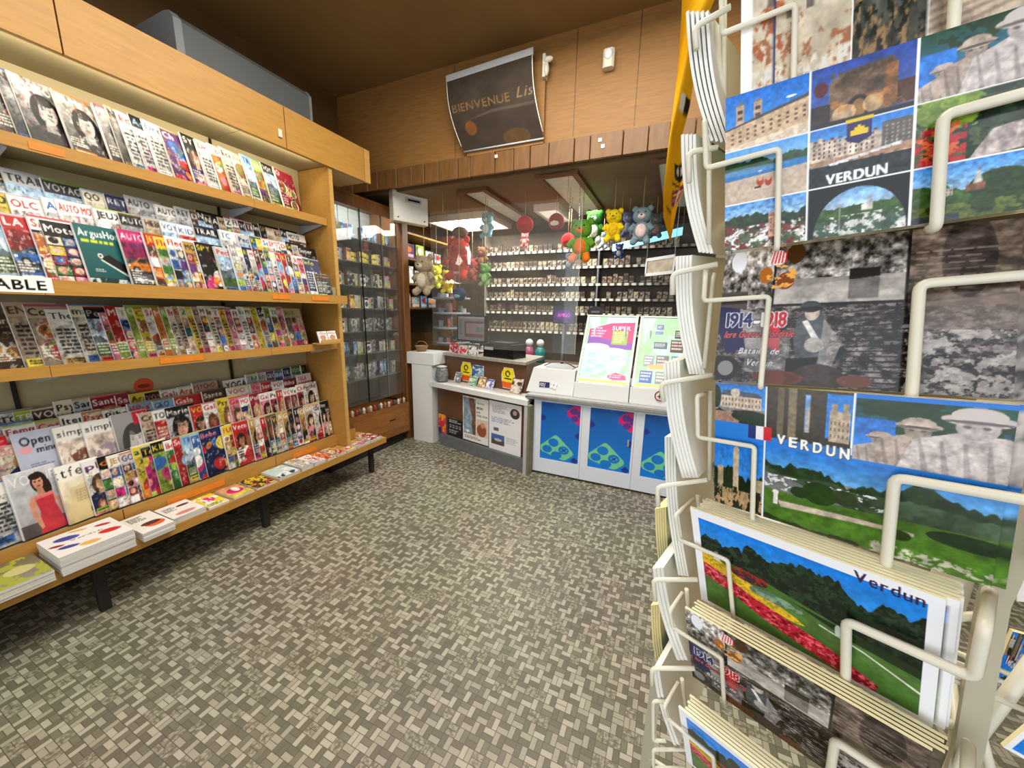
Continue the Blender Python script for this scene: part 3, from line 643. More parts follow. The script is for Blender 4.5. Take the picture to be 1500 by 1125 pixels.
# ------------------------------------------------------------------ the magazines
G1 = [(-22, 178, 'bw', 'grey', 'white', None), (6, 190, 'bw', 'black', 'white', None), (34, 203, 'bw', 'silver', 'black', None), (55, 212, 'bw', 'grey', 'white', None),
      (118, 238, 'bw', 'black', 'white', 'NUM'), (176, 262, 'bw', 'black', 'white', 'NU'), (193, 265, 'bw', 'silver', 'black', None), (207, 270, 'text', 'white', 'red', None), (226, 276, 'text', 'white', 'sky', None), (244, 283, 'text', 'white', 'blue', None, 1.0),
      (268, 292, 'shapes', 'purple', 'white', 'Ch'), (298, 303, 'stars', 'black', 'white', 'SY'), (318, 310, 'text', 'white', 'red', None), (336, 316, 'shapes', 'orange', 'red', None), (352, 322, 'text', 'cream', 'black', None), (368, 328, 'food', 'cream', 'orange', None),
      (382, 333, 'land', 'sky', 'navy', None), (396, 338, 'grid', 'lime', 'white', None), (410, 343, 'land', 'sky', 'white', None), (428, 350, 'food', 'crimson', 'white', 'O', 1.0)]
G1 = [(p[0]-5, p[1]-2, *p[2:]) for p in G1]
row(G1, -2.545, 2.146, math.radians(14), 'top shelf', 'magazines standing on the top shelf', .29, yaw=math.radians(14))
# second shelf: three tiers
A = [(-40, 330, 'land', 'blue', 'white', None), (-10, 332, 'land', 'sky', 'yellow', None), (30, 335, 'land', 'silver', 'black', 'TRAIL'), (85, 340, 'land', 'grey', 'silver', 'VOYAGE'), (140, 345, 'text', 'cream', 'black', 'QO'), (172, 348, 'car', 'navy', 'white', 'RET'),
     (202, 350, 'car', 'silver', 'black', 'AUTO'), (243, 354, 'car', 'white', 'black', 'AUTO'), (272, 357, 'car', 'silver', 'black', 'RETRO')] + auto((292, 359), (440, 372), 15, ['land', 'car', 'grid', 'text'], ['brown', 'silver', 'teal', 'black', 'green', 'beige'], ['white', 'black', 'gold'])
row([(p[0], p[1]-10, *p[2:]) for p in A], -2.585, 1.76, math.radians(11), 'back tier of second shelf', 'magazines on the back tier of the second shelf', .28)
B = [(-25, 385, 'text', 'white', 'black', 'GO'), (4, 385, 'text', 'yellow', 'black', '60'), (40, 386, 'car', 'white', 'red', 'OLC'), (90, 387, 'text', 'white', 'blue', None), (108, 388, 'text', 'white', 'red', 'AUTO MOTO'), (160, 389, 'grid', 'white', 'black', None), (195, 390, 'car', 'silver', 'white', None), (228, 390, 'car', 'beige', 'black', None), (252, 391, 'land', 'white', 'blue', None),
     (275, 391, 'shapes', 'red', 'blue', None), (300, 392, 'land', 'sky', 'white', None), (336, 393, 'text', 'white', 'blue', 'TC'), (360, 393, 'land', 'silver', 'navy', None)] + auto((378, 394), (455, 397), 9, ['shapes', 'land', 'car', 'text'], ['black', 'yellow', 'teal', 'red', 'white', 'beige'], ['white', 'red', 'blue', 'yellow'])
row([(p[0], p[1]-12, *p[2:]) for p in B], -2.495, 1.66, math.radians(11), 'middle tier of second shelf', 'magazines on the middle tier of the second shelf', .28)
Cc = [(-30, 418, 'land', 'blue', 'white', None, .95), (0, 418, 'land', 'purple', 'white', 'La'), (32, 418, 'car', 'red', 'white', 'LA'), (72, 418, 'food', 'black', 'red', None), (88, 418, 'grid', 'black', 'white', 'Mots'), (134, 420, 'text', 'teal', 'white', None, 1.0, 'argus', 'dark teal magazine with a black car photo, front tier of the second shelf'),
      (196, 423, 'car', 'magenta', 'white', 'AUTO'), (232, 424, 'grid', 'red', 'yellow', None), (246, 425, 'grid', 'yellow', 'red', None), (262, 426, 'grid', 'white', 'red', None), (286, 427, 'grid', 'gold', 'black', None), (303, 428, 'shapes', 'black', 'yellow', 'SPY'), (330, 429, 'land', 'silver', 'red', None, .95),
      (352, 430, 'grid', 'grey', 'white', None)] + auto((362, 430), (462, 436), 13, ['grid', 'car', 'text', 'shapes'], ['black', 'white', 'brown', 'teal', 'navy', 'red', 'beige'], ['white', 'yellow', 'red']) + [(466, 436, 'text', 'black', 'orange', None, .62)]
row([(p[0]+2, p[1], *p[2:]) for p in Cc], -2.405, 1.57, math.radians(11), 'front tier of second shelf', 'magazines on the front tier of the second shelf', .275, ylim=2.14, yaw=math.radians(12))
# third shelf: cookery and crafts
D = [(-45, 545, 'food', 'brown', 'beige', None, .75), (-5, 545, 'food', 'brown', 'cream', None, .85), (40, 542, 'text', 'beige', 'brown', 'EN', 1.03), (68, 540, 'food', 'beige', 'black', 'Cote', 1.0), (96, 538, 'text', 'white', 'teal', 'The', .93), (130, 535, 'text', 'cream', 'teal', 'ma', 1.02), (150, 534, 'land', 'cream', 'grey', None, .98),
     (170, 532, 'food', 'pink', 'white', 'Mag', .88), (180, 531, 'food', 'red', 'white', 'Mag', 1.0), (196, 530, 'grid', 'white', 'lime', None, .98), (208, 529, 'food', 'lime', 'white', None), (219, 528, 'food', 'yellow', 'green', None), (233, 527, 'food', 'white', 'red', None), (245, 526, 'food', 'orange', 'white', 'M', .98)]
D += auto((256, 525), (438, 510), 20, ['food', 'text', 'food', 'text', 'grid'], ['orange', 'white', 'pink', 'white', 'red', 'cream', 'lime', 'beige', 'cream', 'yellow'], ['white', 'red', 'magenta', 'green', 'brown'])
row(D, -2.545, 1.207, math.radians(13), 'third shelf', 'cookery magazines on the third shelf', .285)
# small box of booklets at the end of the third shelf
o = thing('booklet_holder', 'small wooden holder with white booklets at the far end of the third shelf', 'holder', (-2.45, 2.0, 1.23))
h_ = MB(); h_.box((-2.496, 1.93, 1.228), (-2.40, 2.10, 1.236)); h_.box((-2.404, 1.93, 1.236), (-2.398, 2.10, 1.262)); h_.build('tray', WOODL, o)
for k in range(2):
    c = Cv(20, 26, (.93, .92, .9), 2, 60+k); c.ell(.5, .55, .32, .22, (.75, .55, .45)); c.lines(.1, .1, .9, .3, 3, (.4, .3, .3)); c.noise(.2, 5, 5)
    b = ink_obj('booklet', ink_mesh('booklet', c.out(), .075, .09, .01), M_INK); b.rotation_euler = (-.3, 0, PI/2); b.location = (-2.415, 1.972+.083*k, 1.2365)
    tag(b, ('white booklet with an oval picture, nearer one in the wooden holder', 'white booklet with an oval picture, farther one in the wooden holder')[k], 'booklet', 'booklets in the wooden holder')

def lowrow(n, y0, px): return (y0+(460-y0)*px/995.0)
# bottom display, four tiers; the pixel rows below follow each tier's foot
WOM, WBG, WTC = ['stars', 'portrait', 'stars', 'grid', 'portrait'], ['red', 'white', 'pink', 'yellow', 'crimson', 'cream', 'beige', 'silver'], ['white', 'red', 'magenta', 'black', 'yellow']
def foot(x, z):   # pixel row at px=0 of a line along the rack at (x, z)
    lo, hi = 300.0, 1100.0
    for _ in range(40):
        m_ = (lo+hi)/2
        if at_x(0, m_, x)[2] > z: lo = m_
        else: hi = m_
    return lo
def fill(specs, x, z):
    y0 = foot(x, z); return [(s[0], lowrow(0, y0, s[0]), *s[2:]) for s in specs]
T4 = [(-30, 0, 'portrait', 'cream', 'brown', None), (2, 0, 'text', 'grey', 'black', 'un'), (22, 0, 'portrait', 'white', 'black', 'TC'), (45, 0, 'land', 'lime', 'white', None), (70, 0, 'stars', 'brown', 'white', None), (103, 0, 'portrait', 'cream', 'black', None, 1.05), (128, 0, 'portrait', 'silver', 'black', None, 1.05), (153, 0, 'portrait', 'crimson', 'white', 'Sante', 1.04), (188, 0, 'food', 'crimson', 'white', 'Sante', 1.0), (207, 0, 'text', 'yellow', 'black', None), (228, 0, 'land', 'sky', 'pink', None), (250, 0, 'portrait', 'white', 'red', None), (275, 0, 'text', 'cream', 'red', None), (296, 0, 'portrait', 'beige', 'crimson', 'PSYCHO', 1.04), (340, 0, 'portrait', 'white', 'black', 'YOGA', .98, 'yoga', 'white magazine titled YOGA in black, back tier of the bottom display'),
      (372, 0, 'land', 'silver', 'green', None, 1.05), (388, 0, 'text', 'silver', 'green', None, 1.08), (400, 0, 'land', 'purple', 'white', None, 1.05), (412, 0, 'portrait', 'blue', 'white', None, 1.05), (424, 0, 'land', 'navy', 'white', None, 1.08), (436, 0, 'land', 'green', 'white', None, 1.1), (450, 0, 'land', 'green', 'lime', None, 1.1)]
row(fill(T4, -2.79, .70), -2.79, .705, math.radians(6), 'fourth tier of bottom display', 'magazines on the rear tier of the bottom display', .29)
T3 = [(-40, 0, 'portrait', 'pink', 'red', None), (0, 0, 'portrait', 'silver', 'red', None), (30, 0, 'portrait', 'white', 'crimson', None), (75, 0, 'stars', 'beige', 'red', 'Cot'), (110, 0, 'stars', 'white', 'black', 'Item'), (140, 0, 'portrait', 'cream', 'red', None), (170, 0, 'portrait', 'white', 'black', None), (205, 0, 'portrait', 'sky', 'red', None), (240, 0, 'land', 'sky', 'navy', None), (270, 0, 'portrait', 'red', 'white', None), (310, 0, 'portrait', 'brown', 'white', None), (345, 0, 'stars', 'white', 'red', None), (378, 0, 'stars', 'pink', 'red', None), (392, 0, 'portrait', 'red', 'white', None), (408, 0, 'stars', 'white', 'crimson', None), (424, 0, 'portrait', 'crimson', 'white', None)] + [(444, 0, 'stars', 'pink', 'magenta', None, 1.05)]
row(fill(T3, -2.733, .655), -2.733, .66, math.radians(6), 'third tier of bottom display', 'magazines on the third tier of the bottom display', .285)
T2 = [(-45, 0, 'portrait', 'red', 'pink', 'ELLE', 1.05, 'elle', 'red magazine with pink title behind the yellow ones, second tier of the bottom display'), (5, 0, 'figure', 'cream', 'pink', None, .9), (45, 0, 'text', 'silver', 'black', 'Open', 1.06, 'open', 'blue-grey magazine with two black words, second tier of the bottom display'), (102, 0, 'food', 'white', 'black', 'simple', 1.04, 's0', 'white magazine with a brown basket photo, second tier of the bottom display'), (142, 0, 'food', 'white', 'black', 'simple', 1.04, 's1', 'white magazine with a lilac photo, second tier of the bottom display'), (184, 0, 'portrait', 'grey', 'red', 'V', 1.08, 'v', 'grey portrait magazine with a red square, second tier of the bottom display'),
      (222, 0, 'text', 'beige', 'black', 'Cr', 1.02), (240, 0, 'text', 'red', 'black', 'TO', 1.02), (258, 0, 'portrait', 'silver', 'white', 'Marie', 1.03), (292, 0, 'stars', 'red', 'yellow', None), (310, 0, 'stars', 'white', 'red', None), (330, 0, 'portrait', 'yellow', 'black', None), (347, 0, 'stars', 'pink', 'red', None), (362, 0, 'grid', 'white', 'red', None), (376, 0, 'stars', 'crimson', 'white', None), (390, 0, 'stars', 'pink', 'magenta', None)] + auto((404, 0), (462, 0), 6, ['stars', 'portrait'], ['red', 'yellow', 'white', 'crimson'], ['white', 'red', 'black'])
row(fill(T2, -2.673, .595), -2.673, .60, math.radians(6), 'second tier of bottom display', 'magazines on the second tier of the bottom display', .29)
T1 = [(-62, 0, 'text', 'white', 'red', None, 1.02), (-25, 0, 'text', 'white', 'black', 'CBA', 1.0), (36, 0, 'figure', 'grey', 'white', 'VOGUE', 1.06, 'vogue', 'grey fashion magazine with a woman in a red strapless dress, bottom display'), (104, 0, 'text', 'cream', 'black', 'fem', 1.0, 'femina', 'cream magazine beside the red-dress fashion magazine, front tier of bottom display'), (142, 0, 'stars', 'white', 'purple', 'pl', .98), (163, 0, 'grid', 'black', 'orange', 'd', 1.0), (176, 0, 'grid', 'white', 'gold', None, .98), (194, 0, 'grid', 'silver', 'purple', 'GOU'), (212, 0, 'shapes', 'yellow', 'teal', 'ab'), (224, 0, 'shapes', 'magenta', 'yellow', None), (238, 0, 'shapes', 'lime', 'yellow', None), (256, 0, 'shapes', 'green', 'red', None), (268, 0, 'shapes', 'red', 'white', None), (280, 0, 'land', 'sky', 'blue', None, 1.02), (294, 0, 'shapes', 'blue', 'white', None), (306, 0, 'shapes', 'navy', 'pink', None, 1.02), (338, 0, 'grid', 'yellow', 'red', None), (352, 0, 'stars', 'red', 'white', 'Vecu', 1.02)]
T1 += auto((376, 0), (462, 0), 11, ['stars', 'grid', 'stars'], ['crimson', 'black', 'brown', 'red', 'gold', 'beige'], ['white', 'yellow', 'gold']) + [(466, 0, 'portrait', 'white', 'black', None, .98), (476, 0, 'stars', 'black', 'white', None, 1.02)]
row(fill(T1, -2.605, .43), -2.605, .435, math.radians(6), 'front tier of bottom display', 'magazines on the front tier of the bottom display', .292, ylim=2.154)
# flat piles on the ledge
def flat(y, x, z, w, d, n, t, arr, label, group, rz=0.0, jit=.004):
    me = None
    for k in range(n):
        top = k == n-1
        if me is None: me = ink_mesh('magazine', arr, w, d, t, (.90, .89, .87)); me.materials.append(M_INK)
        o = bpy.data.objects.new('magazine', me); COL.objects.link(o); o.rotation_euler = (-PI/2, 0, PI/2+rz+RND.uniform(-.012, .012))
        o.location = (x+RND.uniform(-jit, jit), y+RND.uniform(-jit, jit), z+t*(k+1)+.0006*k)
        tag(o, (label+', topmost') if top else f'{label}, {nth(n-k)} from top', 'magazine', group)
def art_flat(kind, seed):
    c = Cv(48, 62, (.94, .93, .91), 2, seed, asp=.75); r = c.r
    if kind == 'dabs':
        for u, v, ru, rv, cc in ((.30, .30, .17, .09, (.22, .30, .62)), (.78, .62, .16, .09, (.82, .16, .18)), (.45, .82, .14, .08, (.88, .70, .35)), (.22, .68, .14, .06, (.22, .28, .55)), (.8, .25, .12, .05, (.75, .15, .25)), (.5, .12, .13, .04, (.85, .7, .4)), (.12, .5, .1, .04, (.55, .12, .2))): c.ell(u, v, ru, rv, cc, 1, .6)
        c.text('Verdun', .3, .42, .07, (.2, .2, .25))
    elif kind == 'lips': c.ell(.62, .70, .30, .14, (.86, .40, .24)); c.ell(.55, .62, .30, .09, (.35, .18, .14)); c.lines(.15, .12, .7, .4, 5, (.1, .1, .1))
    elif kind == 'eyes': c.ell(.7, .3, .2, .07, (.3, .2, .18)); c.lines(.1, .2, .5, .5, 5, (.15, .1, .1)); c.ell(.5, .8, .3, .1, (.85, .55, .5))
    elif kind == 'yellow': c.grad((.92, .82, .12), (.90, .86, .3)); c.ell(.5, .4, .3, .2, (.85, .2, .5)); c.blotch(6, 6, .6, (.95, .95, .9)); c.lines(.1, .75, .9, .95, 3, (.1, .1, .1))
    elif kind == 'pink': c.grad((.80, .55, .45), (.86, .80, .3)); c.ell(.5, .5, .36, .22, (.80, .12, .45)); c.ell(.6, .4, .15, .2, (.95, .93, .92)); c.noise(.2, 5, 5)
    elif kind == 'dark': c.grad((.15, .12, .11), (.3, .2, .12)); c.blotch(5, 5, .55, (.86, .75, .2)); c.blotch(7, 7, .62, (.75, .3, .25))
    elif kind == 'mint': c.grad((.72, .82, .80), (.80, .86, .86)); c.rect(.0, .75, 1, 1, (.2, .24, .26)); c.blotch(4, 4, .6, (.9, .93, .93))
    elif kind == 'green': c.grad((.45, .42, .30), (.6, .55, .5)); c.blotch(4, 4, .5, (.66, .68, .25)); c.ell(.6, .5, .25, .15, (.80, .78, .5))
    elif kind == 'rose': c.grad((.86, .76, .72), (.74, .66, .60)); c.lines(.1, .1, .7, .3, 3, (.5, .2, .25)); c.noise(.12, 3, 3)
    else:
        c.grad(PAL[kind], np.array(PAL[kind])*.8); c.noise(.5, 6, 8); c.blotch(7, 9, .58, (.93, .92, .9)); c.blotch(6, 7, .62, PAL[['red', 'navy', 'gold'][seed % 3]])
    return c.out()
LG = 'magazines lying in flat piles on the ledge'
ZL = .3375
for (pa, pb, kind, n, t, d, lab) in ((-80, -26, 'rose', 5, .009, .25, 'dusty pink magazine lying at the near end of the ledge'), (-22, 72, 'green', 4, .012, .20, 'olive green magazine lying on the ledge beside the white pile'), (76, 192, 'dabs', 6, .0145, .26, 'white magazine with blue and red dabs lying on the ledge'),
        (199, 246, 'lips', 4, .011, .25, 'white magazine with orange lips lying on the ledge'), (250, 298, 'eyes', 4, .008, .25, 'white magazine with dark eyes lying on the ledge'), (302, 332, 'yellow', 2, .006, .24, 'yellow magazine lying on the ledge'), (338, 368, 'pink', 2, .006, .24, 'pink and yellow magazine lying on the ledge'),
        (372, 402, 'dark', 2, .006, .24, 'black and gold magazine lying on the ledge'), (405, 436, 'mint', 3, .007, .25, 'pale mint magazine lying on the ledge'), (438, 455, 'silver', 4, .008, .25, 'silver magazine lying beyond the mint one'), (457, 473, 'white', 3, .008, .25, 'white and navy magazine lying on the ledge'),
        (475, 488, 'orange', 2, .007, .25, 'orange magazine lying on the ledge'), (490, 503, 'gold', 3, .006, .25, 'gold magazine lying on the ledge'), (505, 518, 'pink', 3, .006, .25, 'rose magazine lying near the far end of the ledge'), (520, 538, 'grey', 3, .007, .25, 'grey magazine lying near the far end of the ledge'), (540, 556, 'crimson', 3, .008, .25, 'crimson magazine lying at the far end of the ledge')):
    yr = foot(-2.40, .34); ya = at_x(pa, lowrow(0, yr, pa), -2.40)[1]; yb = at_x(pb, lowrow(0, yr, pb), -2.40)[1]
    w = min(.24, (yb-ya)*.975); 
    if kind == 'dabs': d = .27
    ov = .05 if pa < 240 else 0.0; flat((ya+yb)/2, -2.367+ov, ZL, w, (min(d, .195) if yb < 2.15 or ya > 2.20 else .085)+ov, n, t, art_flat(kind, int(pa)+200), lab, LG, jit=.002)
# ------------------------------------------------------------------ grey wall unit above the rack
ac = thing('air_conditioner', 'long grey wall-mounted cooling unit above the wooden rack fascia', 'air conditioner', (-2.9, 1.8, 2.9))
ACM = mat('ac_grey', (.37, .39, .40), .5, vary=.05, scale=4); AC2 = mat('ac_light', (.52, .55, .57), .45, vary=.04)
pr = [(-3.2, 2.80), (-2.74, 2.80), (-2.70, 2.84), (-2.70, 3.05), (-2.73, 3.085), (-2.78, 3.095), (-3.2, 3.095)]
MB().prism([(x, 1.44, z) for x, z in pr], (0, .79, 0)).build('casing', ACM, ac)
MB().prism([(x+(.004 if x > -3.1 else 0), 1.40, z+(.004 if z > 3 else -.004)) for x, z in pr], (0, .04, 0)).build('end_cap', AC2, ac)
MB().prism([(x+(.004 if x > -3.1 else 0), 2.23, z+(.004 if z > 3 else -.004)) for x, z in pr], (0, .02, 0)).build('end_cap', AC2, ac)
g_ = MB()
for k in range(4): g_.box((-2.7015, 1.50, 2.85+k*.012), (-2.699, 2.18, 2.856+k*.012))
g_.build('air_grille', AC2, ac)
g_ = MB(); g_.box((-3.249, 1.5, 2.74), (-3.16, 1.56, 2.799)); g_.box((-3.249, 2.1, 2.74), (-3.16, 2.16, 2.799)); g_.build('wall_bracket', GREY, ac)

# ------------------------------------------------------------------ poster and detector on the upper wall
PB = [at_y(680, 223, 2.955), at_y(797, 203, 2.955), at_y(779, 80, 2.90), at_y(655, 120, 2.90)]
c = Cv(120, 96, (.26, .22, .18), 2, 4, asp=1.15); c.grad((.27, .24, .21), (.22, .18, .14)); c.noise(.12, 4, 3)
c.poly([(0, .62), (.4, .54), (1, .56), (1, 1), (0, 1)], (.24, .20, .17)); c.poly([(.1, .63), (.5, .55), (1, .565), (1, .60), (.5, .585)], (.38, .34, .30), .6)
c.ell(.20, .72, .07, .09, (.50, .31, .13), .8); c.ell(.70, .92, .16, .10, (.40, .28, .14), .6); c.noise(.1, 6, 6)
c.text('BIENVENUE', .03, .37, .115, (.52, .39, .24), w=.70, rise=-.03); c.text('Lis', .80, .36, .13, (.55, .46, .34), slant=.25)
arr = c.out()
po = thing('hanging_poster', 'dark brown poster lettered BIENVENUE hanging from a grey rail on the wall', 'poster', (float(PB[0][0]), 2.95, float(PB[0][2])))
ny, nx = arr.shape[:2]; me = ink_mesh('sheet', arr, 1, 1, 0)
co = np.empty(len(me.vertices)*3); me.vertices.foreach_get('co', co); co = co.reshape(-1, 3); uu = co[:, 0]+.5; vv = co[:, 2]
A0, B0, C0, D0 = [np.array(p) for p in PB]
P_ = (A0*(1-uu[:, None])+B0*uu[:, None])*(1-vv[:, None])+(D0*(1-uu[:, None])+C0*uu[:, None])*vv[:, None]
P_[:, 1] -= .05*np.sin(PI*vv)**1.0; P_[:, 0] += -.012*np.sin(PI*vv)
me.vertices.foreach_set('co', (P_-np.array(po.location)).ravel()); me.update(); ink_obj('sheet', me, M_MATT, po)
e_ = (C0-D0)/np.linalg.norm(C0-D0)
rl = MB(); up = np.array([0, -.003, .045]); rl.hexa([D0-e_*.01, C0+e_*.01, C0+e_*.01+(0, .012, 0), D0-e_*.01+(0, .012, 0), D0-e_*.01+up, C0+e_*.01+up, C0+e_*.01+up+(0, .012, 0), D0-e_*.01+up+(0, .012, 0)]); rl.build('rail', LGREY, po, 'pale grey upper rail')
rl = MB(); rl.tube([A0+(0, -.004, 0), B0+(0, -.004, 0)], .007); rl.build('bottom_bar', LGREY, po)
vs = [P_[(ny-1-i)*nx+nx-1] for i in range(0, ny, 8)]; rl = MB(); rl.tube([v+np.array((.004, -.002, 0)) for v in vs], .004, 5); rl.build('white_edging', PAPER, po)
vs = [P_[(ny-1-i)*nx] for i in range(0, ny, 8)]; rl = MB(); rl.tube([v+np.array((-.004, -.002, 0)) for v in vs], .003, 5); rl.build('white_edging', PAPER, po)
MB().box((A0[0]+.02, 2.965, A0[2]-.03), (B0[0]-.01, 2.99, C0[2]-.01)).build('backing_board', WALLB, po)
cl = thing('white_clamp', 'small white clamp with a bow shape at the upper right of the brown poster', 'clamp', tuple(at_y(798, 97, 2.97)))
q = at_y(798, 97, 2.955); m_ = MB(); m_.box((q[0]-.012, 2.93, q[2]-.08), (q[0]+.012, 2.999, q[2]+.07), c=.004); m_.build('arm', OFFW, cl)
m_ = MB(); m_.ell((q[0]+.03, 2.94, q[2]+.03), (.04, .02, .02)); m_.ell((q[0]+.02, 2.94, q[2]-.03), (.02, .02, .045)); m_.build('grip', OFFW, cl)
q0, q1 = at_y(884, 106, 2.999), at_y(902, 75, 2.999)
dt = thing('motion_detector', 'small white rounded motion detector on the upper wall', 'detector', (float(q0[0]), 2.99, float(q0[2])))
MB().box((q0[0], 2.945, q0[2]), (q1[0], 2.9995, q1[2]), c=.014).build('housing', OFFW, dt); MB().ell(((q0[0]+q1[0])/2, 2.945, q0[2]*.3+q1[2]*.7), (.028, .012, .035)).build('lens', WHITE, dt)
for (px, py) in ((727, 229), (879, 205), (883, 214)):  # small paper tags pinned flat on the valance
    p = at_y(px, py, 2.965); o = thing('paper_tag', f'tiny white square tag pinned on the valance {"below the dark poster" if px < 800 else ("upper" if py < 210 else "lower")+" of the pair right of the poster"}', 'tag', tuple(p))
    MB().box((p[0]-.012, 2.962, p[2]-.012), (p[0]+.012, 2.966, p[2]+.012)).build('card', PAPER, o); MB().box((p[0]-.002, 2.9595, p[2]+.006), (p[0]+.002, 2.962, p[2]+.010)).build('pin', CHROME, o)

# ------------------------------------------------------------------ white box with a slot, hung at the corner
bd = np.array([.41, .912, 0]); bn = np.array([.912, -.41, 0])
k0 = at_y(577, 322, 3.06); bh = .285; bw = .38; bdp = .09
eb = thing('electric_box', 'white electric box with a small dark maker plate, high in the corner', 'electric box', tuple(k0))
def bx(s0, d0, z0, s1, d1, z1, name, m, parent=eb):
    P = []
    for z in (z0, z1):
        for s, d in ((s0, d0), (s1, d0), (s1, d1), (s0, d1)): P.append(k0+bd*s+bn*d+np.array([0, 0, z]))
    return MB().hexa(P).build(name, m, parent)
bx(0, -bdp, 0, bw, -.006, bh, 'case', OFFW); bx(.004, -.006, .004, bw-.004, .0, bh-.004, 'cover', mat('box_white', (.90, .90, .87), .4, vary=.02))
bx(.13, .0, .19, .30, .004, .235, 'maker_plate', LGREY); bx(.155, .004, .204, .285, .0055, .222, 'plate_print', BLACK)
for s in (.04, .33):
    for z in (.03, .265): bx(s, 0, z, s+.012, .004, z+.012, 'screw', BLACK)

# ------------------------------------------------------------------ glazed display case in the corner
dc = thing('display_case', 'tall corner display case with grey grooved back and glass doors', 'display case', (-2.9, 2.9, 0))
GB = mat('grey_grooved_panel', (.56, .59, .58), .6, vary=.06)
b_ = MB(); b_.box((XL+.02, 2.22, .47), (XL+.04, 3.34, 2.52))
for k in range(9): b_.box((XL+.04, 2.23+k*.13, .5), (XL+.048, min(2.34+k*.13, 3.3), 2.51))
b_.build('back_panel', GB, dc)
MB().box((XL+.02, 2.20, .47), (-2.93, 2.22, 2.52)).build('side_panel', WOODD, dc)
MB().box((XL+.05, 3.30, .47), (-2.86, 3.34, 2.52)).build('side_panel', WOODD, dc)
MB().box((XL+.05, 2.24, 2.50), (-2.82, 3.29, 2.522)).build('top', WOODD, dc)
MB().box((-2.835, 2.24, 2.41), (-2.822, 3.29, 2.499)).build('fill_lip', WOODD, dc)  # added lip that hides the case fill light from view
MB().prism([(XL+.02, 2.20, .12), (-2.93, 2.20, .12), (-2.93, 2.42, .12), (-2.79, 2.48, .12), (-2.73, 3.28, .12), (XL+.02, 3.28, .12)], (0, 0, .34)).build('base_cabinet', mat('base_oak', (.52, .33, .14), .45, vary=.2, scale=5, stretch=(8, 1.5, 8)), dc)
MB().box((XL+.02, 2.24, 0), (-2.80, 3.26, .12)).build('toe_kick', DARK, dc)
dr_ = MB().prism([(-2.796, 2.52, .20), (-2.786, 2.52, .20), (-2.730, 3.25, .20), (-2.742, 3.25, .20)], (0, 0, .20)).build('drawer', mat('drawer_oak', (.56, .36, .16), .45, vary=.2, scale=5, stretch=(8, 1.5, 8)), dc)
MB().box((-2.765, 2.98, .30), (-2.745, 3.06, .312), rz=-.07).build('drawer_pull', BLACK, dr_)
shz = (2.14, 1.93, 1.71, 1.50, 1.275, 1.055, .80)
for z in shz: MB().box((XL+.05, 2.24, z-.008), (-2.83, 3.295, z)).build('glass_shelf', mat('shelf_glass', (.32, .37, .36), .2, vary=.03), dc)
for k, (ya, yb, x) in enumerate(((2.46, 2.78, -2.815), (2.76, 3.06, -2.808), (3.04, 3.32, -2.815))):
    gd = MB().box((x, ya, .56), (x+.004, min(yb, 3.295), 2.405)).build('glass_door', M_PANE, dc)
    MB().box((x-.003, ya, .56), (x+.008, ya+.007, 2.405)).build('door_edge', BLACK, gd)
# goods in the case
PK = [PAL[k] for k in ('brown', 'cream', 'crimson', 'grey', 'white', 'navy', 'beige', 'yellow', 'silver', 'pink', 'sky', 'black')]
def pack_mesh(kind, seed, w, h, t):
    c = Cv(10, 14, PK[seed % 12], 2, seed); c.rect(.08, .06, .92, .3, PK[(seed*5+3) % 12]); c.ell(.5, .62, .34, .22, PK[(seed*7+1) % 12]); c.blotch(4, 5, .6, PK[(seed*3+4) % 12]); c.noise(.25, 4, 5)
    if kind == 'yellow': c.grad((.93, .84, .1), (.85, .72, .1)); c.blotch(4, 5, .6, (.95, .93, .6)); c.rect(.1, .4, .9, .5, (.3, .25, .1))
    if kind == 'blue': c.grad((.25, .42, .62), (.12, .2, .36)); c.ell(.5, .5, .3, .3, (.5, .68, .86)); c.blotch(4, 5, .6, (.85, .9, .95))
    if kind == 'pale': c.grad((.86, .86, .84), (.62, .62, .6)); c.blotch(4, 6, .55, (.35, .35, .36))
    if kind == 'dark': c.grad((.2, .2, .22), (.1, .1, .11)); c.blotch(4, 6, .58, (.82, .8, .78))
    return ink_mesh('packet', c.out(), w, h, t, np.array(PK[seed % 12])*.7)
GC = 'small packets on the glass shelves of the corner case'
word = {'': 'mottled', 'yellow': 'yellow', 'blue': 'blue', 'pale': 'pale', 'dark': 'dark'}
lev = ('top', 'second', 'third', 'fourth', 'fifth', 'sixth', 'lowest')
proto = {}
cnt = 0
for r, (z, n, kinds, hh) in enumerate(zip(shz, (7, 14, 14, 13, 14, 13, 13), (('blue',), ('', '', 'yellow', 'yellow', 'yellow', '', ''), ('', 'dark', '', 'dark', '', ''), ('', '', '', 'pale', ''), ('', 'pale', 'pale', 'dark', 'pale'), ('blue', '', 'pale', ''), ('dark', 'pale', 'pale', 'blue', 'pale')), (.145, .115, .13, .12, .125, .115, .15))):
    for k in range(n):
        kd = kinds[int(k/n*len(kinds))]; key = (kd, (k*3+r*5) % 5, r in (0, 6))
        if key not in proto: proto[key] = pack_mesh(kd, (k*3+r*5) % 5*17+len(kd)*7+r, .060, 1.0, .03); proto[key].materials.append(M_INK)
        o = bpy.data.objects.new('packet', proto[key]); COL.objects.link(o)
        o.location = (-2.89-.05*((k*7) % 3)/2, 2.50+(k+.5)*.76/n+RND.uniform(-.004, .004), z+.0005); o.scale = (1, 1, hh*(.8+.25*RND.random())); o.rotation_euler = (0, 0, PI/2+RND.uniform(-.15, .15)); cnt += 1
        tag(o, f'{word[kd]} packet, {nth(k+1)} from the magazine rack on the {lev[r]} glass shelf of the corner case', 'packet', GC)
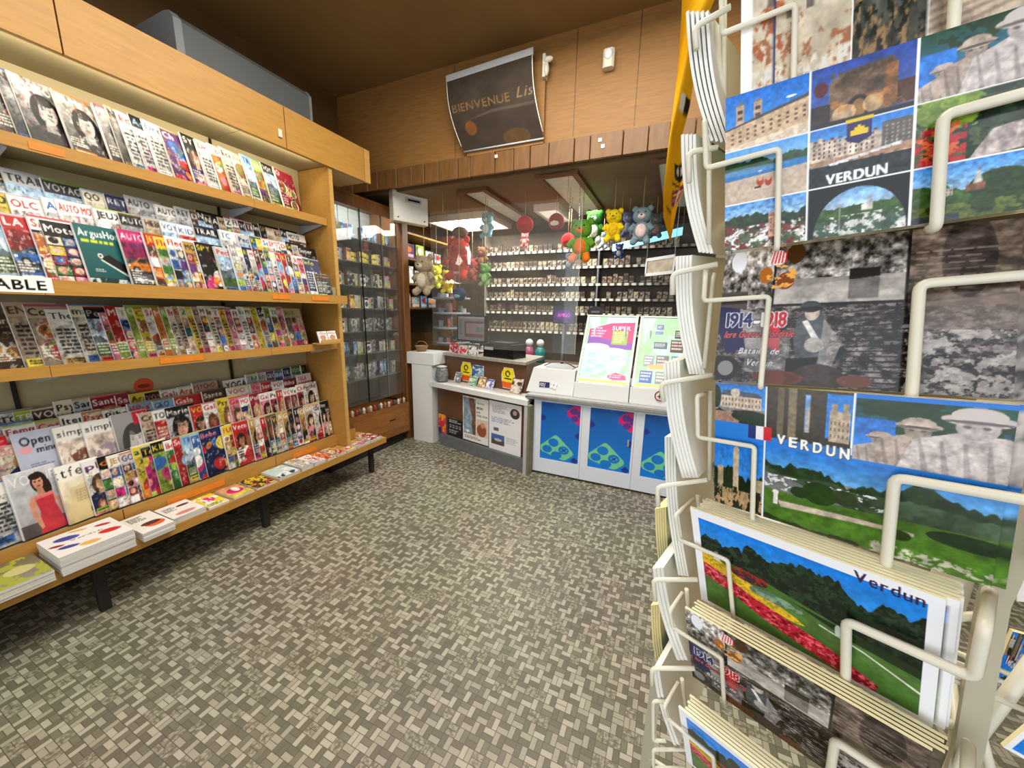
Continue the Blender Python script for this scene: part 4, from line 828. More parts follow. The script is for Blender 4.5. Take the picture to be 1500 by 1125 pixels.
# trinkets on the sloping base top
for k in range(16):
    y = 2.53+k*.046; x = -2.80+.003*k+.01*math.sin(k*2.1)
    m_ = MB(); m_.lathe((x, y, .4605), [(.010, 0), (.016, .006), (.013, .03), (.018, .045), (.006, .062)], 8)
    o = m_.build('trinket', mat(f'trinket_{k % 5}', [(.75, .72, .66), (.60, .20, .18), (.35, .33, .30), (.84, .82, .78), (.55, .42, .30)][k % 5], .4))
    tag(o, f'small {["pale", "red", "grey", "white", "brown"][k % 5]} trinket, {nth(k+1)} from the magazine rack on the display case base', 'trinket', 'trinkets along the base of the corner case')

# ------------------------------------------------------------------ shelves behind the post
sh = thing('side_shelves', 'wooden wall shelves with boxes behind the timber post', 'shelves', (-3.0, 4.0, 1.4))
for z in (2.36, 2.08, 1.80, 1.52): MB().box((XL+.02, 3.47, z-.02), (-2.90, 4.55, z)).build('shelf', WOODD if z < 2.3 else WOODL, sh)
MB().box((XL+.001, 3.46, 1.2), (XL+.019, 4.56, 2.5)).build('back_board', mat('shelf_back', (.30, .26, .20), .7), sh)
for y in (3.455, 4.55): MB().box((XL+.02, y, 1.2), (-2.90, y+.012, 2.5)).build('side_panel', WOODD, sh)
k = 0
for z, items in ((2.08, ((.20, .16, 'purple'), (.16, .17, 'lime'), (.15, .13, 'white'), (.14, .12, 'grey'))), (1.80, ((.07, .2, 'white'), (.07, .19, 'white'), (.12, .15, 'grey'), (.14, .13, 'brown'), (.12, .16, 'silver'))), (1.52, ((.10, .16, 'white'), (.14, .12, 'beige'), (.12, .14, 'sky'), (.16, .12, 'grey')))):
    y = 3.50
    for (w, h, cn) in items:
        c = Cv(16, 16, PAL[cn], 2, 300+k); c.blotch(3, 3, .55, np.array(PAL[cn])*.6); c.rect(.1, .7, .9, .86, PAL['white'], .7); c.ell(.5, .4, .25, .2, PAL[['orange', 'white', 'sky', 'red'][k % 4]])
        o = ink_obj('carton', ink_mesh('carton', c.out(), w, h, .12, np.array(PAL[cn])*.8), M_INK); o.rotation_euler = (0, 0, PI/2); o.location = (-2.925, y+w/2, z+.001); y += w+.03; k += 1
        tag(o, f'{cn} carton, {nth(items.index((w, h, cn))+1)} from the timber post on the {dict(zip((2.08, 1.80, 1.52), ("upper", "middle", "lower")))[z]} side shelf', 'carton', 'cartons on the side shelves')

# ------------------------------------------------------------------ brown service counter
A_ = np.array([-2.43, 3.33, 0]); dv = np.array([1.25, -.30, 0]); dv /= np.linalg.norm(dv); nv = np.array([dv[1], -dv[0], 0])
def D(s, d, z): return A_+dv*s+nv*d+np.array([0, 0, z])
def dbox(mb, s0, d0, z0, s1, d1, z1):
    return mb.hexa([D(s0, d0, z0), D(s1, d0, z0), D(s1, d1, z0), D(s0, d1, z0), D(s0, d0, z1), D(s1, d0, z1), D(s1, d1, z1), D(s0, d1, z1)] if d1 < d0 else
                   [D(s0, d1, z0), D(s1, d1, z0), D(s1, d0, z0), D(s0, d0, z0), D(s0, d1, z1), D(s1, d1, z1), D(s1, d0, z1), D(s0, d0, z1)])
sc = thing('service_counter', 'brown and white service counter with posters and round yellow stickers', 'counter', tuple(D(.6, -.3, 0)))
m_ = MB(); m_.box((-2.70, 3.31, 0), (-2.432, 3.60, .90)); m_.build('white_column', WHITE, sc)
m_ = MB(); m_.box((-2.76, 3.305, .90), (-2.40, 3.62, 1.03)); m_.build('column_top', WHITE, sc)
def dpoly(P, z0, z1): return MB().prism([D(s, d, z0) for s, d in P], (0, 0, z1-z0))
dpoly([(.02, -.05), (1.265, -.05), (1.13, -.45), (.02, -.45)], .13, .66).build('front_panel', BROWN, sc)
dpoly([(.10, -.01), (1.265, -.01), (1.13, -.42), (.10, -.42)], 0, .125).build('kick_board', GREY, sc)
dpoly([(-.03, .03), (1.31, .03), (1.10, -.45), (-.03, -.45)], .665, .715).build('ledge', WHITE, sc)
dpoly([(-.02, -.20), (1.13, -.20), (1.09, -.38), (-.02, -.38)], .717, .995).build('upper_panel', BROWN, sc)
dpoly([(-.04, -.16), (1.14, -.16), (.99, -.72), (-.04, -.72)], .997, 1.025).build('worktop', mat('worktop_grey', (.62, .60, .56), .5), sc)
dbox(MB(), 1.27, .025, 0, 1.305, -.06, .66).build('end_post', LGREY, sc)
dbox(MB(), 1.307, .02, 0, 1.33, -.04, .66).build('end_post', mat('olive_post', (.48, .46, .34), .5), sc)
ct_r = math.atan2(dv[1], dv[0])
def on_panel(name, arr, s, z, w, h, d, label, cat, m=M_MATT, t=.0012, lean=0):
    o = ink_obj(name, ink_mesh(name, arr, w, h, t), m); p = D(s+w/2, d, z); o.location = tuple(p); o.rotation_euler = (lean, 0, ct_r); return tag(o, label, cat)
c = Cv(60, 110, (.93, .92, .89), 2, 30, asp=.36/.50)
c.rect(.04, .03, .52, .84, (.55, .62, .68)); c.poly([(.25, .03), (.45, .03), (.52, .30), (.52, .84), (.40, .84)], (.45, .34, .26)); c.ell(.22, .5, .16, .2, (.62, .72, .80)); c.noise(.3, 6, 9, (c.U < .52) & (c.V < .84)); c.ell(.2, .78, .08, .03, (.95, .95, .95))
c.text('Bonus', .58, .08, .05, (.3, .3, .35)); c.text('BON', .56, .19, .055, (.08, .08, .1), bold=1); c.text('LA', .56, .28, .05, (.08, .08, .1), bold=1); c.text('PARUTION', .56, .36, .05, (.08, .08, .1), w=.40)
c.rect(.54, .46, .97, .84, (.86, .78, .70)); c.ell(.74, .70, .18, .14, (.60, .34, .22)); c.ell(.78, .58, .08, .06, (.82, .60, .48)); c.lines(.08, .88, .92, .95, 2, (.4, .4, .4))
on_panel('notice', c.out(), .43, .14, .36, .48, -.035, 'white poster with dark photo strip and black words, left of two on the brown counter', 'poster')
c = Cv(60, 110, (.93, .93, .94), 2, 31, asp=.38/.54); c.lines(.12, .08, .58, .24, 5, (.45, .47, .55), al=.6); c.ell(.80, .18, .14, .10, (.28, .24, .24)); c.ell(.80, .16, .06, .05, (.75, .65, .6)); c.lines(.08, .32, .92, .44, 4, (.35, .4, .6), al=.6); c.rect(.16, .53, .32, .60, (.4, .42, .45))
c.rect(.08, .67, .50, .88, (.30, .42, .66)); c.rect(.08, .78, .50, .88, (.34, .32, .30)); c.ell(.3, .78, .12, .03, (.75, .76, .76)); c.lines(.56, .68, .92, .82, 4, (.5, .52, .6), al=.5)
on_panel('notice', c.out(), .80, .129, .40, .50, -.034, 'white typed notice with round portrait and blue landscape photo on the brown counter', 'poster')
c = Cv(40, 50, (.16, .15, .16), 2, 32, asp=1.0); c.lines(.1, .10, .9, .28, 2, (.9, .9, .88))
for k in range(4): c.rect(.12+.2*k, .36, .25+.2*k, .54, (.62, .62, .64)); c.ell(.18+.2*k, .44, .04, .05, (.25, .2, .2))
c.lines(.1, .64, .85, .86, 3, (.85, .85, .83))
on_panel('notice', c.out(), .19, .128, .235, .205, -.038, 'small black notice with four grey squares, low on the brown counter', 'poster')
c = Cv(16, 40, (.80, .22, .20), 2, 33); c.blotch(3, 6, .5, (.93, .65, .15)); c.blotch(4, 8, .62, (.85, .3, .55)); c.rect(0, .7, .4, 1, (.2, .2, .45))
on_panel('notice', c.out(), .04, .128, .12, .22, -.036, 'narrow red and orange leaflet beside the white column', 'leaflet')
for k, s in enumerate((.245, .825)):
    c = Cv(36, 48, PAL['brown'], 2, 34, asp=.75)
    st = thing('counter_sticker', ('yellow and orange shield sticker, left one on the upper brown panel', 'yellow and orange shield sticker, right one on the upper brown panel')[k], 'sticker', tuple(D(s, -.197, .74)), group='shield stickers on the brown counter')
    def sp(P, d, name, m): MB().prism([D(s+u, -.1985+d, .74+v) for u, v in P], nv*.0012).build(name, m, st)
    shape = [(.02, 0), (.13, 0), (.15, .06), (.158, .13), (.135, .20), (.03, .20), (.0, .13), (.005, .06)]
    sp([(u*1.08-.006, v*1.06-.006) for u, v in shape], 0, 'white_rim', PAPER); sp([(u, v*.45) for u, v in shape], .0014, 'orange_foot', mat('sticker_orange', (.88, .38, .12), .5)); sp([(u, .06+v*.70) for u, v in shape], .0028, 'yellow_face', mat('sticker_yellow', (.95, .86, .12), .5))
    ring = MB(); ring.tube([D(s+.079+.026*math.cos(a), -.193, .74+.145+.026*math.sin(a)) for a in np.linspace(-.4, 2*PI-.9, 15)], .006, 6); ring.build('emblem', BLACK, st)
    ln = MB(); dbox(ln, s+.035, -.1940, .74+.088, s+.125, -.1944, .74+.100); ln.build('print', BLACK, st)
def small_card(name, s, z, w, h, cols, lab, seed, d=-.19, lean=-.12):
    c = Cv(22, 26, cols[0], 2, seed); c.blotch(3, 3, .5, cols[1]); c.blotch(4, 5, .6, cols[-1]); c.rect(.1, .08, .9, .24, cols[1]); c.noise(.2, 4, 4)
    return on_panel(name, c.out(), s, z, w, h, d, lab, 'card', M_INK, .002, lean)
small_card('picture_card', .425, .80, .16, .13, [(.55, .72, .85), (.25, .4, .6), (.9, .9, .85)], 'blue landscape card on the brown panel between the shield stickers', 40, -.192, 0)
for k, (s, w, h, cs) in enumerate(((.42, .12, .10, [(.75, .85, .82), (.45, .65, .45), (.9, .9, .9)]), (.56, .10, .11, [(.86, .80, .66), (.7, .5, .3), (.95, .9, .8)]), (.67, .10, .10, [(.85, .85, .92), (.4, .4, .65), (.95, .95, .95)]), (.99, .13, .15, [(.30, .24, .22), (.85, .8, .75), (.6, .3, .2)]), (.20, .10, .12, [(.80, .82, .80), (.5, .5, .5), (.95, .95, .95)]))):
    o = small_card('picture_card', s, .718, w, h, cs, ('green and white card leaning on the white counter ledge', 'cream and brown card leaning on the white counter ledge', 'white and violet card leaning on the white counter ledge', 'dark card with white figures leaning beside the right sticker', 'grey and white card beside the jar on the counter ledge')[k], 41+k, -.12, -.35)
o = thing('glass_jar', 'round clear jar of dark sweets at the left end of the counter', 'jar', tuple(D(.09, -.07, .72)))
p = D(.085, -.06, .7175); MB().lathe(p, [(.04, 0), (.065, .02), (.075, .08), (.062, .14), (.05, .16)], 16).build('jar_body', mat('smoky_jar', (.45, .46, .46), .25, vary=.5, scale=40), o); MB().lathe(p+(0, 0, .1605), [(.055, 0), (.06, .012), (.02, .02)], 16).build('lid', LGREY, o)
# things on the worktop
mo = thing('monitor', 'black flat monitor showing a pale window on the service counter', 'monitor', tuple(D(.25, -.40, 1.026)))
c = Cv(40, 32, (.62, .64, .70), 2, 50, asp=1.25); c.rect(0, 0, 1, .09, (.8, .8, .82)); c.rect(.26, .2, .96, .86, (.55, .40, .42)); c.rect(.32, .28, .96, .72, (.72, .62, .66)); c.rect(.70, .42, .95, .62, (.45, .62, .58)); c.lines(.05, .15, .2, .8, 7, (.4, .45, .5))
mh = dbox(MB(), .02, -.36, 1.15, .46, -.40, 1.445).build('housing', BLACK, mo); s_ = ink_obj('screen', ink_mesh('screen', c.out()*.8, .40, .26, 0), M_INK, mh); s_.location = tuple(D(.24, -.3575, 1.17)-np.array(mo.location)); s_.rotation_euler = (0, 0, ct_r)
dbox(MB(), .20, -.38, 1.03, .28, -.40, 1.16).build('stand', BLACK, mo); dbox(MB(), .12, -.32, 1.0255, .36, -.48, 1.035).build('base', BLACK, mo)
pt = thing('receipt_printer', 'black box-shaped printer on the service counter', 'printer', tuple(D(.72, -.30, 1.026)))
dbox(MB(), .535, -.24, 1.0255, .93, -.46, 1.165).build('body', BLACK, pt); dbox(MB(), .55, -.2385, 1.10, .67, -.24, 1.13).build('label_plate', LGREY, pt); dbox(MB(), .60, -.26, 1.1652, .86, -.44, 1.18).build('lid', mat('dark_lid', (.10, .10, .11), .5), pt)
for k, (s, w, h, cs) in enumerate(((.05, .14, .12, [(.85, .82, .80), (.80, .15, .25), (.3, .3, .3)]), (.20, .13, .10, [(.86, .25, .30), (.9, .88, .86), (.93, .9, .9)]), (.345, .15, .13, [(.93, .92, .92), (.3, .3, .32), (.93, .92, .92)]))):
    small_card('leaflet', s, 1.0265, w, h, cs, ('red and white leaflet below the monitor', 'red leaflet with white panel below the monitor', 'white leaflet with dark print left of the black printer')[k], 55+k, -.20, -.15)
bs = thing('basket', 'small brown basket on the white column', 'basket', (-2.62, 3.42, 1.03)); MB().lathe((-2.64, 3.42, 1.031), [(.05, 0), (.075, .06), (.08, .065), (.07, .06), (.045, .01)], 14).build('bowl', mat('wicker', (.55, .42, .28), .7, vary=.3, scale=60), bs)
MB().tube([(-2.64+.078*math.cos(a), 3.42, 1.095+.05*math.sin(a)) for a in np.linspace(0, PI, 9)], .004, 6).build('handle', mat('wicker', (.55, .42, .28)), bs)
# wire tower of small goods behind the column
tw = thing('wire_tower', 'tiered wire stand of small grey goods behind the monitor', 'display stand', (-2.62, 4.02, 1.03))
MB().tube([(-2.62, 4.02, .9), (-2.62, 4.02, 1.80)], .012).build('pole', CHROME, tw)
MB().box((-2.80, 3.84, 0), (-2.40, 4.2, .90)).build('base', LGREY, tw)
for k, z in enumerate((1.08, 1.26, 1.44, 1.62)):
    MB().lathe((-2.62, 4.02, z), [(.05, 0), (.23, .005), (.235, .03), (.228, .03), (.22, .012), (.05, .010)], 18).build('tray', mat('tray_grey', (.55, .60, .64), .4), tw)
    for j in range(7):
        a = j*2*PI/7-.4+k; q = np.array([-2.62+.15*math.cos(a), 4.02+.15*math.sin(a), z+.0125])
        o = MB().box(q+(-.03, -.02, 0), q+(.03, .02, .07+.03*((j*k) % 3)), rz=a, c=.008).build('small_box', mat(f'goods_{(j+k) % 5}', [(.50, .52, .58), (.66, .40, .38), (.42, .46, .40), (.72, .74, .78), (.36, .38, .46)][(j+k) % 5], .5, vary=.4, scale=25))
        tag(o, f'small boxed item, {nth(j+1)} round the {("lowest", "second", "third", "top")[k]} tray of the wire tower', 'box', 'small boxes on the wire tower')

# ------------------------------------------------------------------ lottery counter
BLUE = (.05, .42, .80)
def art_panel(k):
    c = Cv(84, 128, BLUE, 2, 70+k, asp=.33/.52); c.grad((.07, .34, .66), (.06, .50, .88)); c.poly([(.25, 0), (.55, 0), (1, .25), (1, .5)], (.12, .40, .74), .6)
    lt, pk, bl = (.46, .80, .62), (.82, .14, .44), (.07, .47, .82)
    c.poly([(.66, .12), (.84, .02), (1, .02), (1, .32), (.94, .33), (.68, .19)], pk)
    for (u, v, a, b) in ((.84, .115, .10, .055), (.99, .15, .08, .06), (.86, .235, .09, .05)): c.ell(u, v, a, b, (.36, .20, .54))
    c.poly([(.36, .565), (.42, .555), (.50, .59), (.84, .80), (.87, .84), (.84, .88), (.68, .965), (.60, .975), (.06, .875), (.0, .83), (.01, .77)], lt)
    for (u, v, a, b) in ((.35, .69, .135, .072), (.19, .815, .125, .066), (.62, .80, .135, .072), (.44, .90, .135, .062)): c.ell(u, v, a, b, bl)
    c.rect(.545, .793, .70, .807, lt); c.rect(.605, .765, .635, .835, lt); c.ell(.62, .80, .045, .024, (.12, .30, .64))
    for (u, v) in ((.05, .28), (.97, .52), (.9, .95)): c.poly([(u-.1, v), (u, v-.06), (u+.1, v), (u, v+.06)], (.10, .22, .55))
    return c.out()
for k, (xa, xb) in enumerate(((-1.138, -.690), (-.688, -.245), (-.243, .20))):
    cab = thing('lottery_cabinet', ('white counter cabinet with blue clover panel, beside the brown counter', 'white counter cabinet with blue clover panel, middle of three', 'white counter cabinet with blue clover panel, partly behind the postcard rack')[k], 'cabinet', ((xa+xb)/2, 3.3, 0), group='blue clover counter cabinets')
    MB().box((xa, 3.112, .02), (xb, 3.55, .715)).build('body', WHITE, cab); MB().box((xa+.02, 3.16, 0), (xb-.02, 3.5, .02)).build('plinth', DARK, cab)
    fr = MB(); fr.box((xa, 3.098, .02), (xa+.07, 3.1115, .71)); fr.box((xb-.015, 3.098, .02), (xb, 3.1115, .71)); fr.box((xa+.07, 3.098, .02), (xb-.015, 3.1115, .155)); fr.box((xa+.07, 3.098, .70), (xb-.015, 3.1115, .71)); fr.build('frame', mat('cool_white', (.86, .89, .94), .3, vary=.02), cab)
    pn = ink_obj('picture_panel', ink_mesh('picture_panel', art_panel(k), xb-xa-.087, .543, .004), M_GLOSSY, cab); pn.location = ((xa+.07+xb-.015)/2-(xa+xb)/2, 3.104-3.3, .156)
    MB().box((xb-.05, 3.093, .40), (xb-.035, 3.0975, .46)).build('latch', CHROME, cab) if k == 1 else None
tp = thing('lottery_worktop', 'grey edged worktop along the white clover cabinets', 'worktop', (-.5, 3.3, .72))
MB().box((-1.20, 3.06, .722), (.25, 3.62, .762)).build('slab', mat('worktop_edge', (.70, .70, .70), .35), tp); MB().box((-1.21, 3.05, .728), (.25, 3.0595, .748)).build('edge_strip', CHROME, tp)
cs = thing('lottery_console', 'white sloping console with a dark FDJ badge', 'console', (-1.05, 3.3, .763))
MB().hexa([(-1.25, 3.17, .763), (-.80, 3.17, .763), (-.80, 3.6, .763), (-1.25, 3.6, .763), (-1.20, 3.22, .985), (-.80, 3.22, .985), (-.80, 3.6, .985), (-1.20, 3.6, .985)]).build('casing', WHITE, cs)
MB().box((-1.10, 3.26, .986), (-.84, 3.5, .996)).build('lid', LGREY, cs)
c = Cv(50, 18, (.12, .16, .36), 2, 80, asp=2.6); c.text('FDJ', .06, .2, .58, (.95, .95, .97), slant=.1, bold=1)
bg = ink_obj('badge', ink_mesh('badge', c.out(), .10, .05, .002), M_INK, cs); bg.location = (-1.075+1.05, 3.171+.007-3.3-.003, .815-.763); bg.rotation_euler = (-.222, 0, 0)
cl = LB()
for a in range(4): cl.ell((.022*math.cos(a*PI/2+.5), -.001, .025+.022*math.sin(a*PI/2+.5)), (.017, .002, .017), 10, 6)
o = cl.build('clover', mat('clover_white', (.93, .93, .95), .4), cs); o.location = (-.985+1.05, 3.174-3.3, .815-.763); o.rotation_euler = (-.222, 0, 0)
tr = MB(); tr.tube([(-1.12+.30*t, 3.30, 1.0+.05*math.sin(PI*t)) for t in np.linspace(0, 1, 10)], .006, 6); tr.build('tray_rim', mat('dark_red', (.45, .25, .25), .4), cs)
def art_board(k):
    c = Cv(100, 120, (.72, .92, .88), 2, 90+k, asp=.42/.56); c.grad((.74, .93, .93), (.70, .92, .80)); c.blotch(3, 3, .6, (.58, .86, .58), al=.7); c.rect(0, .965, 1, 1, (.95, .95, .35)); c.noise(.06, 3, 3)
    if k == 0:
        c.poly([(.05, .20), (.5, .10), (1, .08), (1, .50), (.05, .50)], (.80, .12, .45)); c.poly([(.05, .30), (.4, .34), (1, .40), (1, .50), (.05, .50)], (.48, .22, .66)); c.ell(.25, .47, .28, .05, (.82, .93, .95)); c.ell(.6, .52, .3, .04, (.72, .92, .9))
        c.lines(.10, .17, .42, .34, 4, (.95, .90, .95)); c.text('SUPER', .54, .14, .065, (.96, .96, .94), w=.38, bold=1); c.rect(.56, .22, .88, .43, (.55, .68, .30)); c.lines(.60, .25, .84, .41, 5, (.95, .85, .7)); c.text('SCORE', .56, .215, .04, (.95, .95, .4), w=.32)
        for (u, v) in ((.12, .57), (.12, .68), (.10, .80), (.32, .74), (.58, .60), (.86, .62)): c.lines(u, v, u+.2, v+.07, 3, (.45, .60, .72))
        c.ell(.78, .68, .12, .05, (.80, .88, .90)); c.lines(.70, .65, .86, .71, 3, (.85, .5, .6)); c.poly([(.60, .88), (.75, .84), (.95, .88), (.97, .94), (.7, .95), (.58, .92)], (.80, .25, .50)); c.lines(.62, .87, .92, .93, 2, (.95, .85, .9))
    else:
        c.blotch(3, 3, .5, (.62, .88, .55), al=.6)
        for (u, v, w, h, col) in ((.30, .10, .14, .08, (.45, .45, .7)), (.28, .20, .16, .05, (.5, .5, .75)), (.66, .18, .2, .12, (.2, .2, .25)), (.28, .36, .26, .10, (.3, .36, .45)), (.60, .32, .24, .18, (.28, .12, .18)), (.12, .56, .20, .16, (.55, .58, .66)), (.36, .55, .24, .18, (.45, .42, .45)), (.64, .55, .3, .18, (.25, .45, .70)), (.08, .78, .24, .17, (.25, .38, .68)), (.38, .78, .24, .17, (.5, .55, .55)), (.66, .78, .3, .16, (.75, .8, .5))):
            c.rect(u, v, u+w, v+h, col); c.lines(u+.02, v+.02, u+w-.02, v+h-.02, 3, (.92, .92, .9))
        c.poly([(.2, .70), (.7, .66), (.75, .74), (.25, .76)], (.92, .70, .45))
    return c.out()
for k, (xa, xb) in enumerate(((-.79, -.322), (-.314, .15))):
    bo = thing('lottery_board', ('sloping lottery ticket board with a pink and purple advert', 'sloping lottery ticket board of small tickets, behind the postcard rack edge')[k], 'display board', ((xa+xb)/2, 3.3, .763), group='sloping lottery boards')
    MB().hexa([(xa, 3.15, .763), (xb, 3.15, .763), (xb, 3.62, .763), (xa, 3.62, .763), (xa, 3.16, .895), (xb, 3.16, .895), (xb, 3.62, .895), (xa, 3.62, .895)]).build('base', WHITE, bo)
    lean = math.radians(30); L = .66; w = xb-xa-.05
    fr = LB()
    fr.box((-w/2-.02, .0, 0), (w/2+.02, .02, .012)); fr.box((-w/2-.02, -.004, 0), (-w/2, .02, L)); fr.box((w/2, -.004, 0), (w/2+.02, .02, L)); fr.box((-w/2-.02, 0, L), (w/2+.02, .02, L+.015)); fr.box((-w/2, .012, .01), (w/2, .02, L))
    f = fr.build('frame', mat('acrylic_frame', (.80, .82, .80), .2, vary=.02), bo); f.location = (0, 3.19-3.3, .897-.763); f.rotation_euler = (-lean, 0, 0)
    p = ink_obj('ticket_sheet', ink_mesh('ticket_sheet', art_board(k), w-.004, L-.02, .002), M_LIT, f); p.location = (0, .0, .013)
    st_ = MB(); st_.tube([(xa+.1, 3.42, .896), (xa+.1, 3.425, 1.36)], .01); st_.tube([(xb-.1, 3.42, .896), (xb-.1, 3.425, 1.36)], .01); st_.build('prop', LGREY, bo)
# no-under-age sign on the second base
q = at_y(967, 580, 3.146); ns = thing('prohibition_sign', 'small round red-ringed warning sign on the white board base', 'sign', tuple(q))
n_ = MB(); n_.prism([(q[0]+.042*math.cos(a*PI/12), 3.144, q[2]+.042*math.sin(a*PI/12)) for a in range(24)], (0, .003, 0)); n_.build('disc', PAPER, ns)
n_ = MB(); n_.tube([(q[0]+.038*math.cos(a*PI/12), 3.143, q[2]+.038*math.sin(a*PI/12)) for a in range(25)], .005, 6); n_.build('ring', mat('sign_red', (.62, .10, .16), .5), ns)
n_ = MB()
for a, b in (((-.004, .022), (-.004, -.024)), ((-.004, .002), (.016, .016)), ((-.004, .002), (.018, -.02)), ((-.004, .0), (-.02, -.008))): n_.tube([(q[0]+a[0], 3.143, q[2]+a[1]), (q[0]+b[0], 3.143, q[2]+b[1])], .004, 5)
n_.build('figure', mat('sign_dark', (.2, .1, .16), .5), ns)
# customer screen, oval sign, plexiglass
q0, q1 = at_y(811, 472, 3.62), at_y(840, 450, 3.62)
cr = thing('customer_screen', 'small purple screen with pink letters on a thin stand', 'screen', (float(q0[0]+.1), 3.64, .99))
c = Cv(40, 30, (.16, .10, .30), 2, 95, asp=1.3); c.grad((.13, .10, .24), (.20, .12, .40)); c.ell(.5, .5, .42, .3, (.36, .10, .52)); c.text('AMIGO', .2, .40, .22, (.95, .45, .90), w=.62, bold=1)
MB().box((q0[0]-.012, 3.625, q0[2]-.012), (q1[0]+.012, 3.66, q1[2]+.012)).build('housing', BLACK, cr); s_ = ink_obj('screen', ink_mesh('screen', c.out(), q1[0]-q0[0], q1[2]-q0[2], 0), M_LIT, cr); s_.location = tuple(np.array([(q0[0]+q1[0])/2, 3.6245, q0[2]])-np.array(cr.location))
MB().tube([((q0[0]+q1[0])/2, 3.645, .98), ((q0[0]+q1[0])/2, 3.645, q0[2]-.01)], .014).build('stand', GREY, cr); MB().box(((q0[0]+q1[0])/2-.1, 3.625, .765), ((q0[0]+q1[0])/2+.1, 3.72, .98)).build('base', GREY, cr)
q = at_y(872, 457, 3.7); ov = thing('oval_sign', 'black oval sign standing behind the sloping ticket board', 'sign', (float(q[0]), 3.7, .77))
pts = [(q[0]+.078*math.cos(a*PI/12), 3.70, q[2]+.055*math.sin(a*PI/12)) for a in range(24)]; MB().prism(pts, (0, .012, 0)).build('plate', BLACK, ov)
MB().box((q[0]-.04, 3.697, q[2]-.008), (q[0]+.04, 3.6995, q[2]+.010)).build('print', GREY, ov); MB().tube([(q[0], 3.706, .77), (q[0], 3.706, q[2]-.05)], .008).build('stem', BLACK, ov)
px_ = thing('plexiglass_screen', 'clear hanging hygiene screen above the service counter', 'screen', (-1.3, 3.24, 1.2))
MB().box((-2.35, 3.235, 1.13), (-.82, 3.239, 2.44)).build('sheet', M_PANE, px_)
MB().box((-.8205, 3.234, 1.13), (-.8165, 3.240, 2.44)).build('sheet_edge', mat('acrylic_edge', (.62, .64, .60), .7), px_)
for x in (-2.2, -.95): MB().tube([(x, 3.237, 2.43), (x, 3.237, ZB-.001)], .0025, 5).build('cord', STRING, px_)

# ------------------------------------------------------------------ tobacco shelves on the rear wall
gt = thing('tobacco_gantry', 'dark wall of tobacco shelves with white price rails behind the counter', 'shelves', (-1.2, 4.7, .9))
GX0, GX1, GY = -2.46, .35, 4.62
MB().box((GX0, GY+.16, .5), (GX1, GY+.18, 2.5)).build('back_board', mat('gantry_back', (.36, .32, .28), .6), gt)
for x in (GX0-.02, -.95, GX1): MB().box((x, GY, .5), (x+.02, GY+.16, 2.5)).build('upright', mat('gantry_side', (.55, .53, .48) if x < -2 else (.25, .22, .2), .5) if x < -2 else GREY, gt)
GZ = (2.25, 2.05, 1.845, 1.665, 1.49, 1.25)
c = Cv(170, 3, (.22, .21, .2), 1, 97)
for k in range(34): c.rect(k/34+.003, .1, k/34+.025, .95, (.90, .88, .82) if k < 26 else (.62, .58, .5))  # tags at the right end toned darker, shade put into their colour
rail = c.out()
for z in GZ:
    MB().box((GX0, GY+.002, z-.02), (GX1, GY+.158, z)).build('shelf', mat('gantry_shelf', (.34, .30, .27), .5), gt)
    r_ = ink_obj('price_rail', ink_mesh('price_rail', rail, GX1-GX0, .028, .002), M_INK, gt); r_.location = tuple(np.array([(GX0+GX1)/2, GY-.001, z-.024])-np.array(gt.location))
MB().box((GX0-.02, GY-.25, .45), (GX1, GY+.15, .86)).build('base_cabinet', mat('gantry_base', (.40, .36, .30), .6), gt)
PR = []
for k in range(7):
    base = [(.34, .32, .24), (.42, .39, .30), (.30, .27, .22), (.46, .42, .36), (.52, .50, .46), (.36, .26, .20), (.24, .22, .2)][k]
    c = Cv(6, 9, base, 2, 400+k); c.rect(.05, .05, .95, .60, [(.66, .60, .52), (.82, .79, .72), (.52, .44, .39), (.86, .84, .79), (.80, .75, .60), (.68, .60, .54), (.46, .42, .38)][k]); c.blotch(2, 3, .55, (.25, .18, .15), c.V < .6); c.rect(.2, .72, .8, .80, (.85, .84, .8))
    me = ink_mesh('tobacco_pack', c.out(), .055, .088, .022, np.array(base)*.9); me.materials.append(M_INK); PR.append(me)
tier = ('top', 'second', 'third', 'fourth', 'fifth', 'lowest')
for r, z in enumerate(GZ):
    n = 37
    for k in range(n):
        x = GX0+.06+k*(2.36/n)
        if RND.random() < .08 or abs(x+.94) < .05: continue
        o = bpy.data.objects.new('tobacco_pack', PR[(k//(2+r % 3)+r*3+(RND.random() < .3)) % 7]); COL.objects.link(o); o.location = (x, GY+.045+.02*RND.random(), z+.0003); o.rotation_euler = (0, 0, RND.uniform(-.06, .06))
        if r == 5 or RND.random() < .12: o.scale = (1, 1, 1.35)
        tag(o, f'small drab tobacco pack, {nth(k+1)} slot from left on the {tier[r]} gantry shelf', 'tobacco pack', 'tobacco packs on the gantry')
